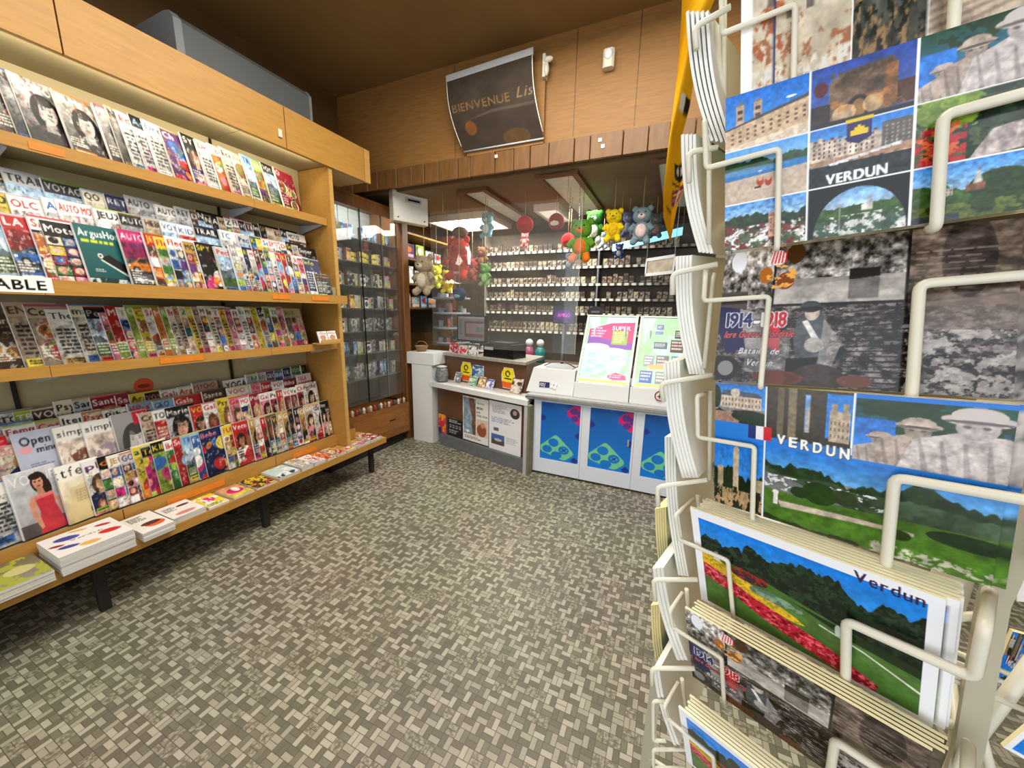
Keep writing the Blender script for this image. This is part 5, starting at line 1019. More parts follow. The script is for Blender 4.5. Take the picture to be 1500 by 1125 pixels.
# bottles and boxes on the gantry base
for k in range(2):
    q = at_y((775, 791)[k], (520, 523)[k], 4.45); o = thing('round_bottle', ('pink bottle with a round white top below the tobacco shelves', 'teal bottle with a round white top below the tobacco shelves')[k], 'bottle', (float(q[0]), 4.45, .861))
    MB().lathe((q[0], 4.45, .861), [(.05, 0), (.066, .03), (.07, .12), (.05, .18), (.03, .20)], 14).build('body', mat(('bottle_pink', 'bottle_teal')[k], ((.62, .30, .42), (.15, .50, .50))[k], .3), o); MB().ell((q[0], 4.45, 1.105), .05).build('cap', WHITE, o)
for k in range(9):
    q = at_y(700+k*8.0, 505, 4.46); o = MB().box((q[0]-.03, 4.43, .861), (q[0]+.03, 4.50, .861+.13+.03*(k % 3)), c=.004).build('shelf_box', mat(f'shelf_box_{k % 4}', [(.55, .25, .35), (.80, .78, .74), (.30, .28, .34), (.70, .55, .4)][k % 4], .5, vary=.4, scale=25))
    tag(o, f'small {("plum", "pale", "dark", "tan")[k % 4]} box, {nth(k+1)} from left along the base below the tobacco shelves', 'box', 'boxes below the tobacco shelves')
# light blue header bar on the right part of the gantry
p0, p1 = at_y(897, 363, 4.3), at_y(1000, 338, 4.0)
hb = thing('light_bar', 'slanting pale blue illuminated header bar at the right of the tobacco shelves', 'light', tuple((p0+p1)/2))
MB().hexa([p0+(0, 0, -.035), p1+(0, 0, -.035), p1+(0, .03, -.035), p0+(0, .03, -.035), p0+(0, 0, .035), p1+(0, 0, .035), p1+(0, .03, .035), p0+(0, .03, .035)]).build('bar', mat('pale_blue_light', (.62, .86, .96), .4, emit=(.55, .85, .98), emit_s=1.0), hb)
for p in (p0, p1): MB().tube([p+(0, .015, .035), (p[0], p[1]+.015, ZB-.001)], .004, 6).build('hanger', GREY, hb)
p0, p1 = at_y(944, 405, 4.25), at_y(990, 372, 4.0)
hs = thing('white_frame_panel', 'white framed panel under the pale blue header bar', 'panel', tuple((p0+p1)/2))
za, zb = p0[2], p1[2]
f_ = MB(); 
def pl(s, z): return np.array([p0[0]+(p1[0]-p0[0])*s, p0[1]+(p1[1]-p0[1])*s, z])
for (s0, z0, s1, z1) in ((0, za, 1, za+.03), (0, zb-.03, 1, zb), (0, za, .05, zb), (.95, za, 1, zb)): f_.hexa([pl(s0, z0), pl(s1, z0), pl(s1, z0)+(0, .02, 0), pl(s0, z0)+(0, .02, 0), pl(s0, z1), pl(s1, z1), pl(s1, z1)+(0, .02, 0), pl(s0, z1)+(0, .02, 0)])
f_.build('frame', WHITE, hs); MB().hexa([pl(.05, za+.03)+(0, .01, 0), pl(.95, za+.03)+(0, .01, 0), pl(.95, za+.03)+(0, .016, 0), pl(.05, za+.03)+(0, .016, 0), pl(.05, zb-.03)+(0, .01, 0), pl(.95, zb-.03)+(0, .01, 0), pl(.95, zb-.03)+(0, .016, 0), pl(.05, zb-.03)+(0, .016, 0)]).build('sheet', mat('panel_tan', (.70, .64, .55), .5, vary=.4, scale=12), hs)
for s in (.03, .97): MB().tube([pl(s, zb)+(0, .01, 0), (*pl(s, zb)[:2]+np.array([0, .01]), ZB-.001)], .003, 5).build('hanger', WHITE, hs)
# ------------------------------------------------------------------ plain plush toys on cords
def plush(px, py, hpx, y, c1, c2, shape, lab, hang=True, wide=1.0, cord_to=None):
    q = at_y(px, py, y); s = hpx*np.linalg.norm(np.array([q[0], q[1], 0]))/F*.93; s = max(s, .08)
    nm = 'soft_ball' if shape == 'ball' else 'plush_toy'
    o = thing(nm, lab, 'soft toy', tuple(q))
    m1 = mat('plush_%02d%02d%02d' % tuple(int(x*99) for x in c1), c1, .9, vary=.25, scale=60, bump=.6, spec=.1); m2 = mat('plush_%02d%02d%02d' % tuple(int(x*99) for x in c2), c2, .9, vary=.2, scale=60, bump=.5, spec=.1)
    b = MB(); top = q[2]+s*.5
    if shape == 'ball': b.ell(q, (s*.5*wide, s*.5, s*.5)); b.build('body', m1, o); MB().ell(q+np.array([0, -s*.2, -s*.12]), (s*.35*wide, s*.32, s*.22)).build('patch', m2, o)
    else:
        b.ell(q+np.array([0, 0, -s*.16]), (s*.23*wide, s*.20, s*.27)); b.ell(q+np.array([0, -s*.02, s*.24]), (s*.24*wide, s*.22, s*.22), 16, 10)
        b.ell(q+np.array([0, 0, s*.06]), (s*.14*wide, s*.14, s*.12))
        b.build('body', m1, o)
        for d in (-1, 1):
            MB().ell(q+np.array([d*s*.19*wide, 0, s*.41]), (s*.085, s*.06, s*.085)).build('ear', m1, o)
            MB().tube([q+np.array([d*s*.16*wide, -.01, s*.0]), q+np.array([d*s*.30*wide, -s*.08, -s*.14])], s*.085, 8, s*.07).build('arm', m1, o)
            l = MB(); l.tube([q+np.array([d*s*.11*wide, 0, -s*.3]), q+np.array([d*s*.17*wide, -s*.14, -s*.44])], s*.1, 8, s*.09); l.ell(q+np.array([d*s*.17*wide, -s*.16, -s*.44]), s*.095, 10, 7); l.build('leg', m2 if shape == 'two' else m1, o)
            MB().ell(q+np.array([d*s*.09*wide, -s*.21, s*.29]), s*.022, 8, 5).build('eye', BLACK, o)
        mz = MB(); mz.ell(q+np.array([0, -s*.19, s*.19]), (s*.10, s*.08, s*.075)); mz.build('muzzle', m2, o); MB().ell(q+np.array([0, -s*.265, s*.215]), (s*.03, s*.02, s*.022), 8, 5).build('nose', BLACK, o)
        MB().ell(q+np.array([0, -s*.13, -s*.16]), (s*.15*wide, s*.10, s*.18)).build('belly', m2, o)
    if hang:
        MB().tube([(q[0], q[1], top-s*.08), (q[0], q[1], ZB-.001)], .003, 5).build('cord', STRING, o)
    return o
for a in [(714, 330, 36, 3.62, (.47, .66, .70), (.80, .88, .90), 'one', 'pale blue plush toy hanging in front of the bright ceiling lamp'),
          (769, 329, 25, 3.5, (.72, .08, .10), (.62, .05, .07), 'ball', 'dark red fluffy ball hanging above the tobacco shelves'),
          (769, 351, 22, 4.0, (.80, .38, .38), (.86, .55, .52), 'one', 'rosy plush toy just below the dark red ball'),
          (815, 325, 24, 3.6, (.62, .10, .12), (.90, .88, .85), 'ball', 'small red and white ball on a cord left of the long chains'),
          (832, 352, 20, 3.9, (.84, .13, .14), (.75, .08, .1), 'ball', 'bright red round plush on the chain left of the green toys'),
          (852, 352, 62, 3.5, (.40, .62, .20), (.88, .46, .16), 'two', 'green plush toy with orange feet, biggest of the hanging green ones'),
          (871, 332, 48, 3.95, (.24, .48, .20), (.85, .87, .84), 'two', 'dark green and white plush toy right of the orange-footed one'),
          (899, 330, 46, 3.45, (.92, .80, .14), (.86, .70, .12), 'one', 'yellow plush toy hanging in the middle of the row'),
          (921, 328, 36, 4.05, (.40, .42, .56), (.55, .56, .66), 'one', 'slate plush toy behind the yellow one'),
          (940, 330, 52, 3.5, (.48, .56, .60), (.88, .80, .78), 'one', 'blue grey plush toy with a pale belly, right of the yellow one'),
          (961, 330, 34, 3.95, (.36, .42, .44), (.62, .50, .52), 'one', 'dark grey plush toy nearest the yellow banner'),
          (884, 350, 28, 4.3, (.62, .68, .70), (.80, .82, .82), 'one', 'small silver plush toy below the green ones'),
          (834, 383, 26, 3.8, (.30, .32, .42), (.60, .66, .68), 'one', 'small navy plush toy hanging low on the left chain'),
          (907, 368, 22, 3.85, (.28, .32, .52), (.7, .7, .75), 'one', 'small blue plush toy low under the yellow one'),
          (707, 378, 34, 3.85, (.50, .34, .24), (.62, .46, .34), 'one', 'brown plush toy right of the bagged red one'),
          (711, 402, 34, 3.5, (.45, .62, .38), (.62, .74, .52), 'one', 'pale green plush toy below the brown one'),
          (692, 395, 34, 3.97, (.56, .16, .18), (.66, .3, .3), 'one', 'maroon plush toy between the bagged and the brown one'),
          (622, 402, 58, 3.5, (.66, .60, .50), (.82, .78, .70), 'one', 'large beige plush toy hanging beside the timber post'),
          (640, 405, 34, 3.9, (.86, .84, .30), (.90, .88, .5), 'one', 'pale yellow plush toy right of the beige one'),
          (656, 412, 34, 3.78, (.94, .84, .10), (.92, .76, .08), 'one', 'bright yellow plush toy below the bagged red one'),
          (673, 431, 20, 3.45, (.16, .22, .34), (.50, .68, .78), 'ball', 'navy and sky blue round plush below the bagged red toy')]:
    plush(*a)
bq = plush(672, 378, 62, 3.62, (.82, .24, .22), (.70, .18, .17), 'one', 'large red plush toy in a clear plastic bag, hanging left of the lamp', wide=1.15)
q = at_y(672, 375, 3.62); g_ = LB(); g_.lathe((0, 0, 0), [(.03, .27), (.09, .18), (.17, .02), (.20, -.16), (.19, -.26), (.02, -.27)], 16); o = g_.build('plastic_bag', M_BAG, bq)
MB().ell(q+np.array([.02, 0, .24]), (.09, .08, .06)).build('hair_tuft', mat('tuft_brown', (.36, .24, .16), .9, bump=.6, vary=.3, scale=60), bq)
# metal chains with hooks
for k, px in enumerate((836, 850)):
    q0, q1 = at_y(px, 262, 3.50), at_y(px-1, 320, 3.50)
    o = thing('hook_chain', ('thin steel chain with a ring hook, left of two over the green toys', 'thin steel chain with a ring hook, right of two over the green toys')[k], 'hook', tuple(q0))
    m_ = MB(); m_.tube([q0+np.array([.018*math.cos(a), 0, .018*math.sin(a)]) for a in np.linspace(0, 2*PI, 13)], .003, 6); m_.build('ring', CHROME, o)
    MB().tube([(q0[0], 3.5, q0[2]+.018), (q0[0], 3.5, ZB-.001)], .002, 5).build('hook', CHROME, o)
    m_ = MB(); n = 12
    for j in range(n):
        a = q0+(q1-q0)*(j+.5)/n; m_.ell(a+np.array([0, 0, -.018]), (.004, .003, .5*np.linalg.norm(q1-q0)/n*1.15), 6, 5)
    m_.build('chain', CHROME, o)

# ------------------------------------------------------------------ yellow banner
YFL = .62
Lp = [(1000, -30), (998, 20), (995, 60), (991, 110), (986, 155), (980, 205), (976, 245), (972, 285), (972, 320), (981, 352)]
Rp = [(1062, -30), (1040, 20), (1022, 60), (1017, 110), (1011, 150), (997, 203), (1004, 238), (1006, 270), (993, 300), (983, 353)]
nY, nX = 100, 30
c = Cv(nX, nY, (.95, .70, .06), 2, 21, asp=.3); c.noise(.06, 3, 8)
c.rect(.42, .42, .95, .475, (.08, .08, .09)); c.rect(.42, .42, .68, .475, (.93, .92, .9))
c.poly([(.42, .66), (.95, .655), (.9, .72), (.68, .745), (.45, .72)], (.1, .1, .1)); c.ell(.68, .69, .16, .022, (.86, .84, .8)); c.rect(.64, .67, .72, .735, (.08, .08, .08))
c.poly([(.36, .775), (.95, .765), (.9, .84), (.64, .865), (.4, .84)], (.55, .15, .35)); c.rect(.42, .79, .9, .80, (.92, .8, .3)); c.rect(.42, .815, .9, .825, (.92, .8, .3)); c.rect(.62, .775, .7, .86, (.9, .85, .8))
c.poly([(.18, .84), (.5, .88), (.5, .888), (.18, .85)], (.15, .1, .05)); c.poly([(.35, .735), (.98, .775), (.98, .783), (.35, .745)], (.15, .1, .05))
arr = c.out()
def interp(P, t):
    f = t*(len(P)-1); i = min(int(f), len(P)-2); g = f-i; return (P[i][0]*(1-g)+P[i+1][0]*g, P[i][1]*(1-g)+P[i+1][1]*g)
me = ink_mesh('banner', arr, 1, 1, 0); V = []
for j in range(nY):
    t = 1-j/(nY-1)
    a, b = interp(Lp, t), interp(Rp, t); A3, B3 = at_y(*a, YFL), at_y(*b, YFL+.05)
    for i in range(nX):
        s = i/(nX-1); V.append(A3*(1-s)+B3*s+np.array([0, .012*math.sin(s*5+t*6), 0]))
V = np.array(V); org = V[-1].copy(); me.vertices.foreach_set('co', (V-org).ravel()); me.update()
o = ink_obj('banner', me, M_MATT); o.location = tuple(org); tag(o, 'yellow pointed cloth banner with small crests beside the postcard rack', 'banner')
MB().tube([V[-nX]+(-.02, 0, .004), V[-1]+(.05, 0, .004)], .004, 6).build('rod', WIRE, o)

# ------------------------------------------------------------------ postcard pictures
KR = 1.4
def sub(w, h, seed, asp=1.4): return Cv(int(w*KR), int(h*KR), (.5, .5, .5), 2, seed, asp=asp)
def sky(c, top=(.10, .40, .78), bot=(.55, .76, .92), v1=1.0, cl=.0):
    c.grad(top, bot, v1=v1)
    if cl: c.blotch(3, 4, .68, (.92, .94, .96), c.V < v1, cl)
def grain(c, a=.16): c.noise(a, 22, 18, octv=2); return c.out()
def windows(c, u0, v0, u1, v1, n, k, col, rise=0.0):
    for i in range(n):
        for j in range(k):
            u = u0+(u1-u0)*(i+.3)/n; v = v0+(v1-v0)*(j+.25)/k-rise*(u-u0); c.rect(u, v, u+(u1-u0)*.38/n, v+(v1-v0)*.5/k, col)
def pic_abbey():
    c = sub(72, 56, 1); sky(c, (.08, .42, .80), (.30, .62, .90)); c.ell(.8, .3, .06, .02, (.9, .94, .97))
    for u in (.14, .36): c.rect(u, .22, u+.1, .72, (.72, .62, .52)); c.rect(u+.02, .30, u+.08, .36, (.25, .22, .2)); c.rect(u+.02, .42, u+.08, .48, (.3, .26, .22)); c.poly([(u-.01, .22), (u+.05, .15), (u+.11, .22)], (.5, .46, .44))
    c.poly([(0, .62), (1, .36), (1, .82), (0, .95)], (.80, .68, .54)); c.poly([(0, .60), (1, .32), (1, .38), (0, .63)], (.30, .28, .28)); windows(c, .05, .68, 1, .92, 10, 3, (.38, .30, .25), .22); c.poly([(0, .95), (1, .80), (1, 1), (0, 1)], (.86, .78, .68)); return grain(c)
def pic_gate():
    c = sub(80, 60, 2); c.grad((.16, .28, .60), (.30, .42, .72)); c.poly([(.18, .30), (.30, .20), (.80, .14), (.84, .40), (.80, .92), (.20, .92)], (.42, .33, .25)); c.rect(.72, .22, .84, .9, (.50, .34, .20))
    for i in range(9): c.rect(.20+i*.068, .16-i*.005, .245+i*.068, .24, (.34, .28, .23))
    m = (c.U > .18) & (c.U < .84) & (c.V > .2); c.noise(.5, 7, 6, m); c.ell(.48, .80, .12, .20, (.16, .12, .10)); c.ell(.48, .82, .07, .16, (.55, .40, .22)); c.ell(.34, .84, .12, .14, (.95, .82, .62), .6); c.ell(.62, .78, .10, .14, (.92, .78, .55), .6)
    c.rect(0, .62, .2, .95, (.18, .15, .14)); c.ell(.1, .36, .07, .12, (.32, .14, .14)); c.rect(.84, .55, 1, .9, (.30, .20, .14)); c.blotch(8, 8, .62, (.80, .50, .2), c.V > .6, .5); c.rect(0, .92, 1, 1, (.10, .11, .16)); c.noise(.25, 12, 10); return c.out()
def soldiers(c, u, v, s, col):
    c.poly([(u-s*.95, v+s*1.5), (u-s*.75, v+s*.55), (u-s*.2, v+s*.22), (u+s*.35, v+s*.25), (u+s*.9, v+s*.75), (u+s*1.0, v+s*1.6)], col); c.ell(u, v+s*.05, s*.30/1.2, s*.34, np.array(col)*.88)
    c.ell(u, v-s*.16, s*.52/1.2, s*.17, np.array(col)*1.02); c.ell(u, v-s*.27, s*.38/1.2, s*.24, np.array(col)*1.05); c.ell(u, v-s*.10, s*.5/1.2, s*.05, np.array(col)*.55)
    for d in (-.12, .1): c.ell(u+d*s, v+s*.03, s*.05, s*.04, np.array(col)*.5)
    for k in range(6): c.poly([(u-s*.7+k*s*.28, v+s*.5), (u-s*.66+k*s*.28, v+s*.5), (u-s*.5+k*s*.26, v+s*1.6), (u-s*.6+k*s*.26, v+s*1.6)], np.array(col)*.82)
def pic_soldiers(w=80, h=60, seed=3):
    c = sub(w, h, seed); c.grad((.13, .30, .22), (.22, .50, .84)); c.blotch(3, 3, .47, (.14, .24, .16), c.V < .5); c.rect(0, .3, .3, 1, (.18, .46, .80)); c.noise(.2, 6, 5)
    soldiers(c, .20, .62, .26, (.70, .64, .60)); soldiers(c, .45, .40, .36, (.68, .61, .56)); soldiers(c, .80, .26, .50, (.76, .72, .70)); c.noise(.25, 16, 12, (c.a.mean(2) > .42) & (c.V > .2)); return c.out()
def pic_beach():
    c = sub(72, 50, 4); sky(c, (.30, .58, .86), (.55, .78, .92), .3); c.ridge(.34, .16, 5, (.16, .28, .16), .40); c.rect(0, .38, 1, .62, (.16, .46, .72)); c.ell(.3, .42, .5, .06, (.45, .62, .74), .5); c.poly([(0, .56), (1, .50), (1, 1), (0, 1)], (.78, .70, .62)); c.noise(.12, 8, 5, c.V > .55)
    for u, v in ((.45, .66), (.55, .68)): c.ell(u, v, .045, .09, (.66, .20, .12)); c.ell(u, v-.05, .03, .04, (.85, .66, .5))
    c.rect(.38, .74, .46, .78, (.15, .12, .12)); c.rect(.42, .46, .47, .48, (.9, .9, .92)); c.rect(.44, .48, .45, .62, (.6, .6, .6)); return grain(c, .1)
def pic_quay():
    c = sub(80, 60, 5); sky(c, (.12, .44, .80), (.35, .66, .90), .3); c.ridge(.30, .18, 9, (.80, .72, .64), .56); windows(c, .02, .22, .66, .52, 12, 4, (.30, .28, .30)); windows(c, .02, .16, .7, .24, 8, 1, (.45, .26, .22)); c.rect(.72, .12, 1, .6, (.36, .34, .33)); windows(c, .74, .16, .99, .55, 5, 6, (.6, .55, .48))
    c.poly([(0, .55), (1, .50), (1, .66), (0, .62)], (.64, .50, .40)); c.rect(0, .64, 1, 1, (.14, .17, .18)); c.noise(.6, 14, 9, c.V > .62); 
    for k in range(7): u = .2+.1*k; c.poly([(u, .62-.02*k), (u+.11, .60-.02*k), (u+.10, .66-.02*k), (u+.02, .66-.02*k)], (.88, .88, .88)); c.rect(u+.05, .50-.02*k, u+.056, .62-.02*k, (.75, .75, .75))
    return grain(c)
def pic_flowers():
    c = sub(80, 60, 6); c.grad((.20, .30, .16), (.30, .36, .22)); c.blotch(6, 6, .52, (.10, .18, .10)); c.ell(.28, .18, .3, .25, (.46, .58, .16), .8); c.blotch(12, 12, .52, (.50, .62, .2), (c.U < .5) & (c.V < .5)); c.poly([(.45, 1), (.62, .62), (1, .52), (1, .95), (.6, 1)], (.70, .64, .62)); c.noise(.4, 14, 5, (c.U > .5) & (c.V > .6))
    c.blotch(11, 11, .46, (.72, .12, .16), (c.U < .42) & (c.V > .42)); c.blotch(12, 12, .60, (.86, .40, .2), (c.U < .36) & (c.V > .38)); c.rect(.52, .1, 1, .58, (.16, .22, .16)); c.noise(.7, 8, 10, (c.U > .5) & (c.V < .6)); return grain(c)
def pic_harbour():
    c = sub(72, 56, 7); sky(c, (.30, .56, .84), (.70, .82, .92), .4); c.ridge(.45, .28, 5, (.14, .22, .13), .68); c.rect(.0, .6, 1, 1, (.30, .34, .24)); c.blotch(14, 10, .55, (.88, .86, .84), (c.V > .5)); c.blotch(12, 10, .62, (.45, .15, .12), (c.V > .45)); c.rect(.56, .28, .66, .8, (.80, .60, .52)); windows(c, .57, .30, .66, .7, 2, 5, (.4, .3, .3)); return grain(c, .3)
def pic_arch():
    c = sub(80, 56, 8); c.a[:] = (.06, .07, .07); m = ((c.U-.52)/.46)**2+((c.V-.95)/.86)**2 < 1
    d = sub(80, 56, 9); sky(d, (.40, .66, .90), (.76, .86, .94), .5); d.ridge(.58, .24, 5, (.22, .34, .16), .75); d.poly([(.55, .44), (.66, .44), (.66, .56), (.55, .56)], (.88, .86, .82)); d.poly([(.60, .44), (.63, .22), (.66, .44)], (.75, .74, .74)); d.rect(0, .68, 1, 1, (.25, .34, .28)); d.blotch(14, 9, .56, (.80, .80, .78), d.V > .6); d.rect(.33, .2, .34, .9, (.75, .75, .75)); d.noise(.3, 14, 10)
    c.mask(m, d.a); return c.out()
def pic_church():
    c = sub(80, 56, 10); sky(c, (.25, .55, .86), (.70, .84, .94), .55); c.ridge(.62, .40, 3, (.20, .32, .12)); c.ell(.72, .48, .26, .26, (.14, .24, .10)); c.poly([(.50, .42), (.54, .12), (.58, .42)], (.70, .68, .66)); c.poly([(.44, .42), (.60, .40), (.60, .54), (.44, .54)], (.52, .34, .26)); c.rect(.16, .42, .34, .56, (.78, .74, .66)); windows(c, .17, .44, .34, .55, 5, 2, (.4, .38, .36)); c.rect(0, .72, 1, 1, (.34, .40, .16)); c.blotch(7, 5, .5, (.16, .24, .1), c.V > .65); c.rect(0, .88, .4, 1, (.2, .24, .26)); return grain(c, .3)
def card_multi():
    c = Cv(330, 235, (.96, .96, .95), 2, 100, asp=1.41)
    rows_ = ((0, .345), (.352, .69), (.697, 1)); cols_ = ((0, .318), (.326, .655), (.663, 1))
    for (f, i, j) in ((pic_abbey, 0, 0), (pic_gate, 1, 0), (pic_soldiers, 2, 0), (pic_beach, 0, 1), (pic_quay, 1, 1), (pic_flowers, 2, 1), (pic_harbour, 0, 2), (pic_arch, 1, 2), (pic_church, 2, 2)): c.paste(f(), cols_[i][0], rows_[j][0], cols_[i][1], rows_[j][1])
    c.poly([(.45, .35), (.53, .34), (.53, .45), (.49, .48), (.45, .455)], (.12, .10, .34)); c.rect(.445, .335, .535, .355, (.88, .75, .12)); c.poly([(.462, .43), (.462, .40), (.475, .40), (.475, .385), (.485, .385), (.485, .375), (.495, .375), (.495, .385), (.508, .385), (.508, .40), (.52, .40), (.52, .43)], (.90, .76, .12))
    c.text('VERDUN', .385, .622, .058, (.97, .97, .96), w=.20, bold=2, outline=(.25, .28, .3)); return c.out()
def card_street():
    c = Cv(210, 154, (.96, .96, .95), 2, 101, asp=1.41)
    a = sub(60, 70, 11); a.grad((.86, .82, .74), (.78, .72, .62)); windows(a, .1, .05, .9, .6, 4, 4, (.45, .42, .40), .1); a.noise(.2, 6, 8); a.blotch(14, 12, .58, (.66, .38, .26), ((a.U-.25)/.28)**2+((a.V-.6)/.2)**2 < 1); a.blotch(18, 16, .62, (.62, .42, .30), a.V > .62); a.blotch(20, 18, .58, (.86, .84, .80), a.V > .82); a.rect(.22, .3, .25, 1, (.2, .25, .4)); c.paste(a.out(), .05, .05, .42, .98)
    a = sub(50, 70, 12); a.grad((.42, .46, .42), (.2, .2, .18)); a.noise(.4, 6, 8); a.ell(.6, .35, .3, .3, (.70, .62, .5)); a.blotch(14, 12, .60, (.58, .46, .32), a.V > .3); a.blotch(10, 10, .6, (.1, .13, .1), a.V > .6); c.paste(a.out(), .425, .05, .66, .98)
    a = sub(60, 70, 13); a.grad((.52, .42, .36), (.80, .74, .66)); 
    for k in range(9): a.poly([(0, .55+k*.05), (1, .45+k*.05), (1, .47+k*.05), (0, .575+k*.05)], (.62, .54, .48))
    a.rect(.3, 0, .4, .5, (.82, .78, .72)); a.rect(.65, 0, .72, .5, (.82, .78, .72)); a.blotch(8, 8, .6, (.70, .2, .2), a.V < .6); a.noise(.3, 9, 9); c.paste(a.out(), .665, .05, .97, .98); return c.out()
def card_war():
    c = Cv(350, 240, (.42, .40, .39), 2, 102, asp=1.41)
    c.grad((.36, .34, .33), (.30, .28, .28)); c.noise(.9, 20, 18, octv=4); c.blotch(40, 50, .60, (.62, .60, .58), None, .55); c.blotch(40, 50, .62, (.10, .09, .09), None, .6)
    a = sub(70, 60, 14); a.grad((.62, .60, .58), (.45, .43, .42)); a.noise(.8, 12, 10, octv=4); a.rect(0, .72, .5, 1, (.35, .33, .32)); a.ell(.28, .22, .14, .18, (.82, .82, .84)); c.paste(a.out(), 0, 0, .24, .46)
    a = sub(110, 50, 15); a.grad((.30, .29, .28), (.66, .64, .62)); a.noise(.9, 16, 10, a.V < .6, 4); a.rect(.60, .5, .82, .95, (.16, .15, .15)); a.poly([(0, .75), (1, .6), (1, 1), (0, 1)], (.66, .64, .62), .6); a.noise(.2, 10, 8)
    c.rect(.222, .0, .70, .452, (.12, .11, .11)); c.paste(a.out(), .23, 0, .69, .435)
    a = sub(70, 60, 16); a.grad((.42, .38, .35), (.40, .36, .33)); a.ell(.55, .4, .25, .5, (.30, .27, .26)); a.noise(.5, 5, 12, octv=4); a.lines(.05, .3, .95, .85, 7, (.58, .54, .50), .25, .6); c.paste(a.out(), .70, 0, 1, .48)
    m = (c.U > .45) & (c.V > .46); 
    for k in range(16): c.poly([(.5, .50+k*.032), (.72, .47+k*.034), (.72, .482+k*.034), (.5, .51+k*.032)], (.20, .19, .19), .7)
    c.blotch(26, 20, .56, (.74, .72, .70), (c.U > .70) & (c.V > .62), .6, 4); c.poly([(.70, .46), (1, .42), (1, .62), (.72, .62)], (.52, .47, .44), .6)
    # medals, flag, soldier
    c.ell(.235, .10, .032, .055, (.82, .78, .78)); 
    for k in range(5): c.poly([(.205+k*.014, .14), (.211+k*.014, .14), (.222+k*.012, .05), (.217+k*.012, .05)], (.74, .2, .22))
    c.ell(.305, .08, .036, .07, (.32, .24, .16)); c.ell(.19, .22, .028, .06, (.62, .42, .22)); c.ell(.27, .27, .036, .06, (.50, .32, .22)); c.blotch(30, 26, .6, (.80, .62, .36), ((c.U-.235)/.08)**2+((c.V-.24)/.09)**2 < 1)
    c.poly([(.0, .44), (.09, .46), (.13, .74), (.05, .80), (.0, .62)], (.15, .14, .34)); c.poly([(.09, .46), (.18, .50), (.24, .74), (.13, .76)], (.72, .70, .70), .55); c.poly([(.18, .50), (.27, .62), (.27, .78), (.22, .74)], (.74, .12, .14), .9)
    c.rect(.13, .66, .31, .92, (.55, .54, .54), .5); c.noise(.15, 20, 20, (c.U < .32) & (c.V > .45))
    sk = (.30, .31, .32)
    c.poly([(.335, .52), (.42, .50), (.46, .62), (.44, .86), (.34, .88), (.32, .66)], (.36, .37, .38)); c.poly([(.35, .56), (.37, .55), (.44, .74), (.42, .76)], (.72, .71, .70)); c.ell(.385, .50, .028, .055, (.66, .62, .58)); c.ell(.378, .46, .040, .04, sk); c.ell(.378, .475, .046, .016, (.22, .22, .23)); c.poly([(.43, .54), (.50, .70), (.47, .86), (.42, .84)], (.62, .60, .59), .6)
    c.ell(.40, .72, .035, .05, (.60, .58, .56)); c.poly([(.30, .82), (.42, .80), (.40, .98), (.30, .98)], (.16, .15, .15)); c.ell(.42, .94, .10, .09, (.28, .25, .24)); c.ell(.27, .95, .10, .05, (.42, .28, .22)); c.ell(.55, .95, .06, .04, (.42, .30, .26)); c.noise(.25, 18, 16, (c.U > .3) & (c.U < .52) & (c.V > .44))
    c.ell(.05, .90, .06, .09, (.2, .2, .2)); c.ell(.05, .90, .035, .055, (.5, .5, .5))
    c.a = np.clip(.45+(c.a-.47)*1.4, .02, 1)
    c.text('1914', .035, .485, .105, (.12, .14, .36), w=.115, bold=2, outline=(.92, .92, .92)); c.text('-1', .155, .485, .105, (.93, .92, .92), w=.045, bold=2, outline=(.2, .2, .2)); c.text('918', .205, .485, .105, (.72, .12, .16), w=.085, bold=2, outline=(.93, .92, .92))
    c.text('1ere Guerre Mondiale', .03, .625, .05, (.90, .40, .42), w=.29, slant=.2, rise=.03, outline=(.35, .1, .12)); c.text('Bataille de', .10, .745, .045, (.92, .92, .92), w=.17, slant=.2); c.text('Verdun', .135, .825, .05, (.92, .92, .92), w=.11, slant=.2)
    return c.out()
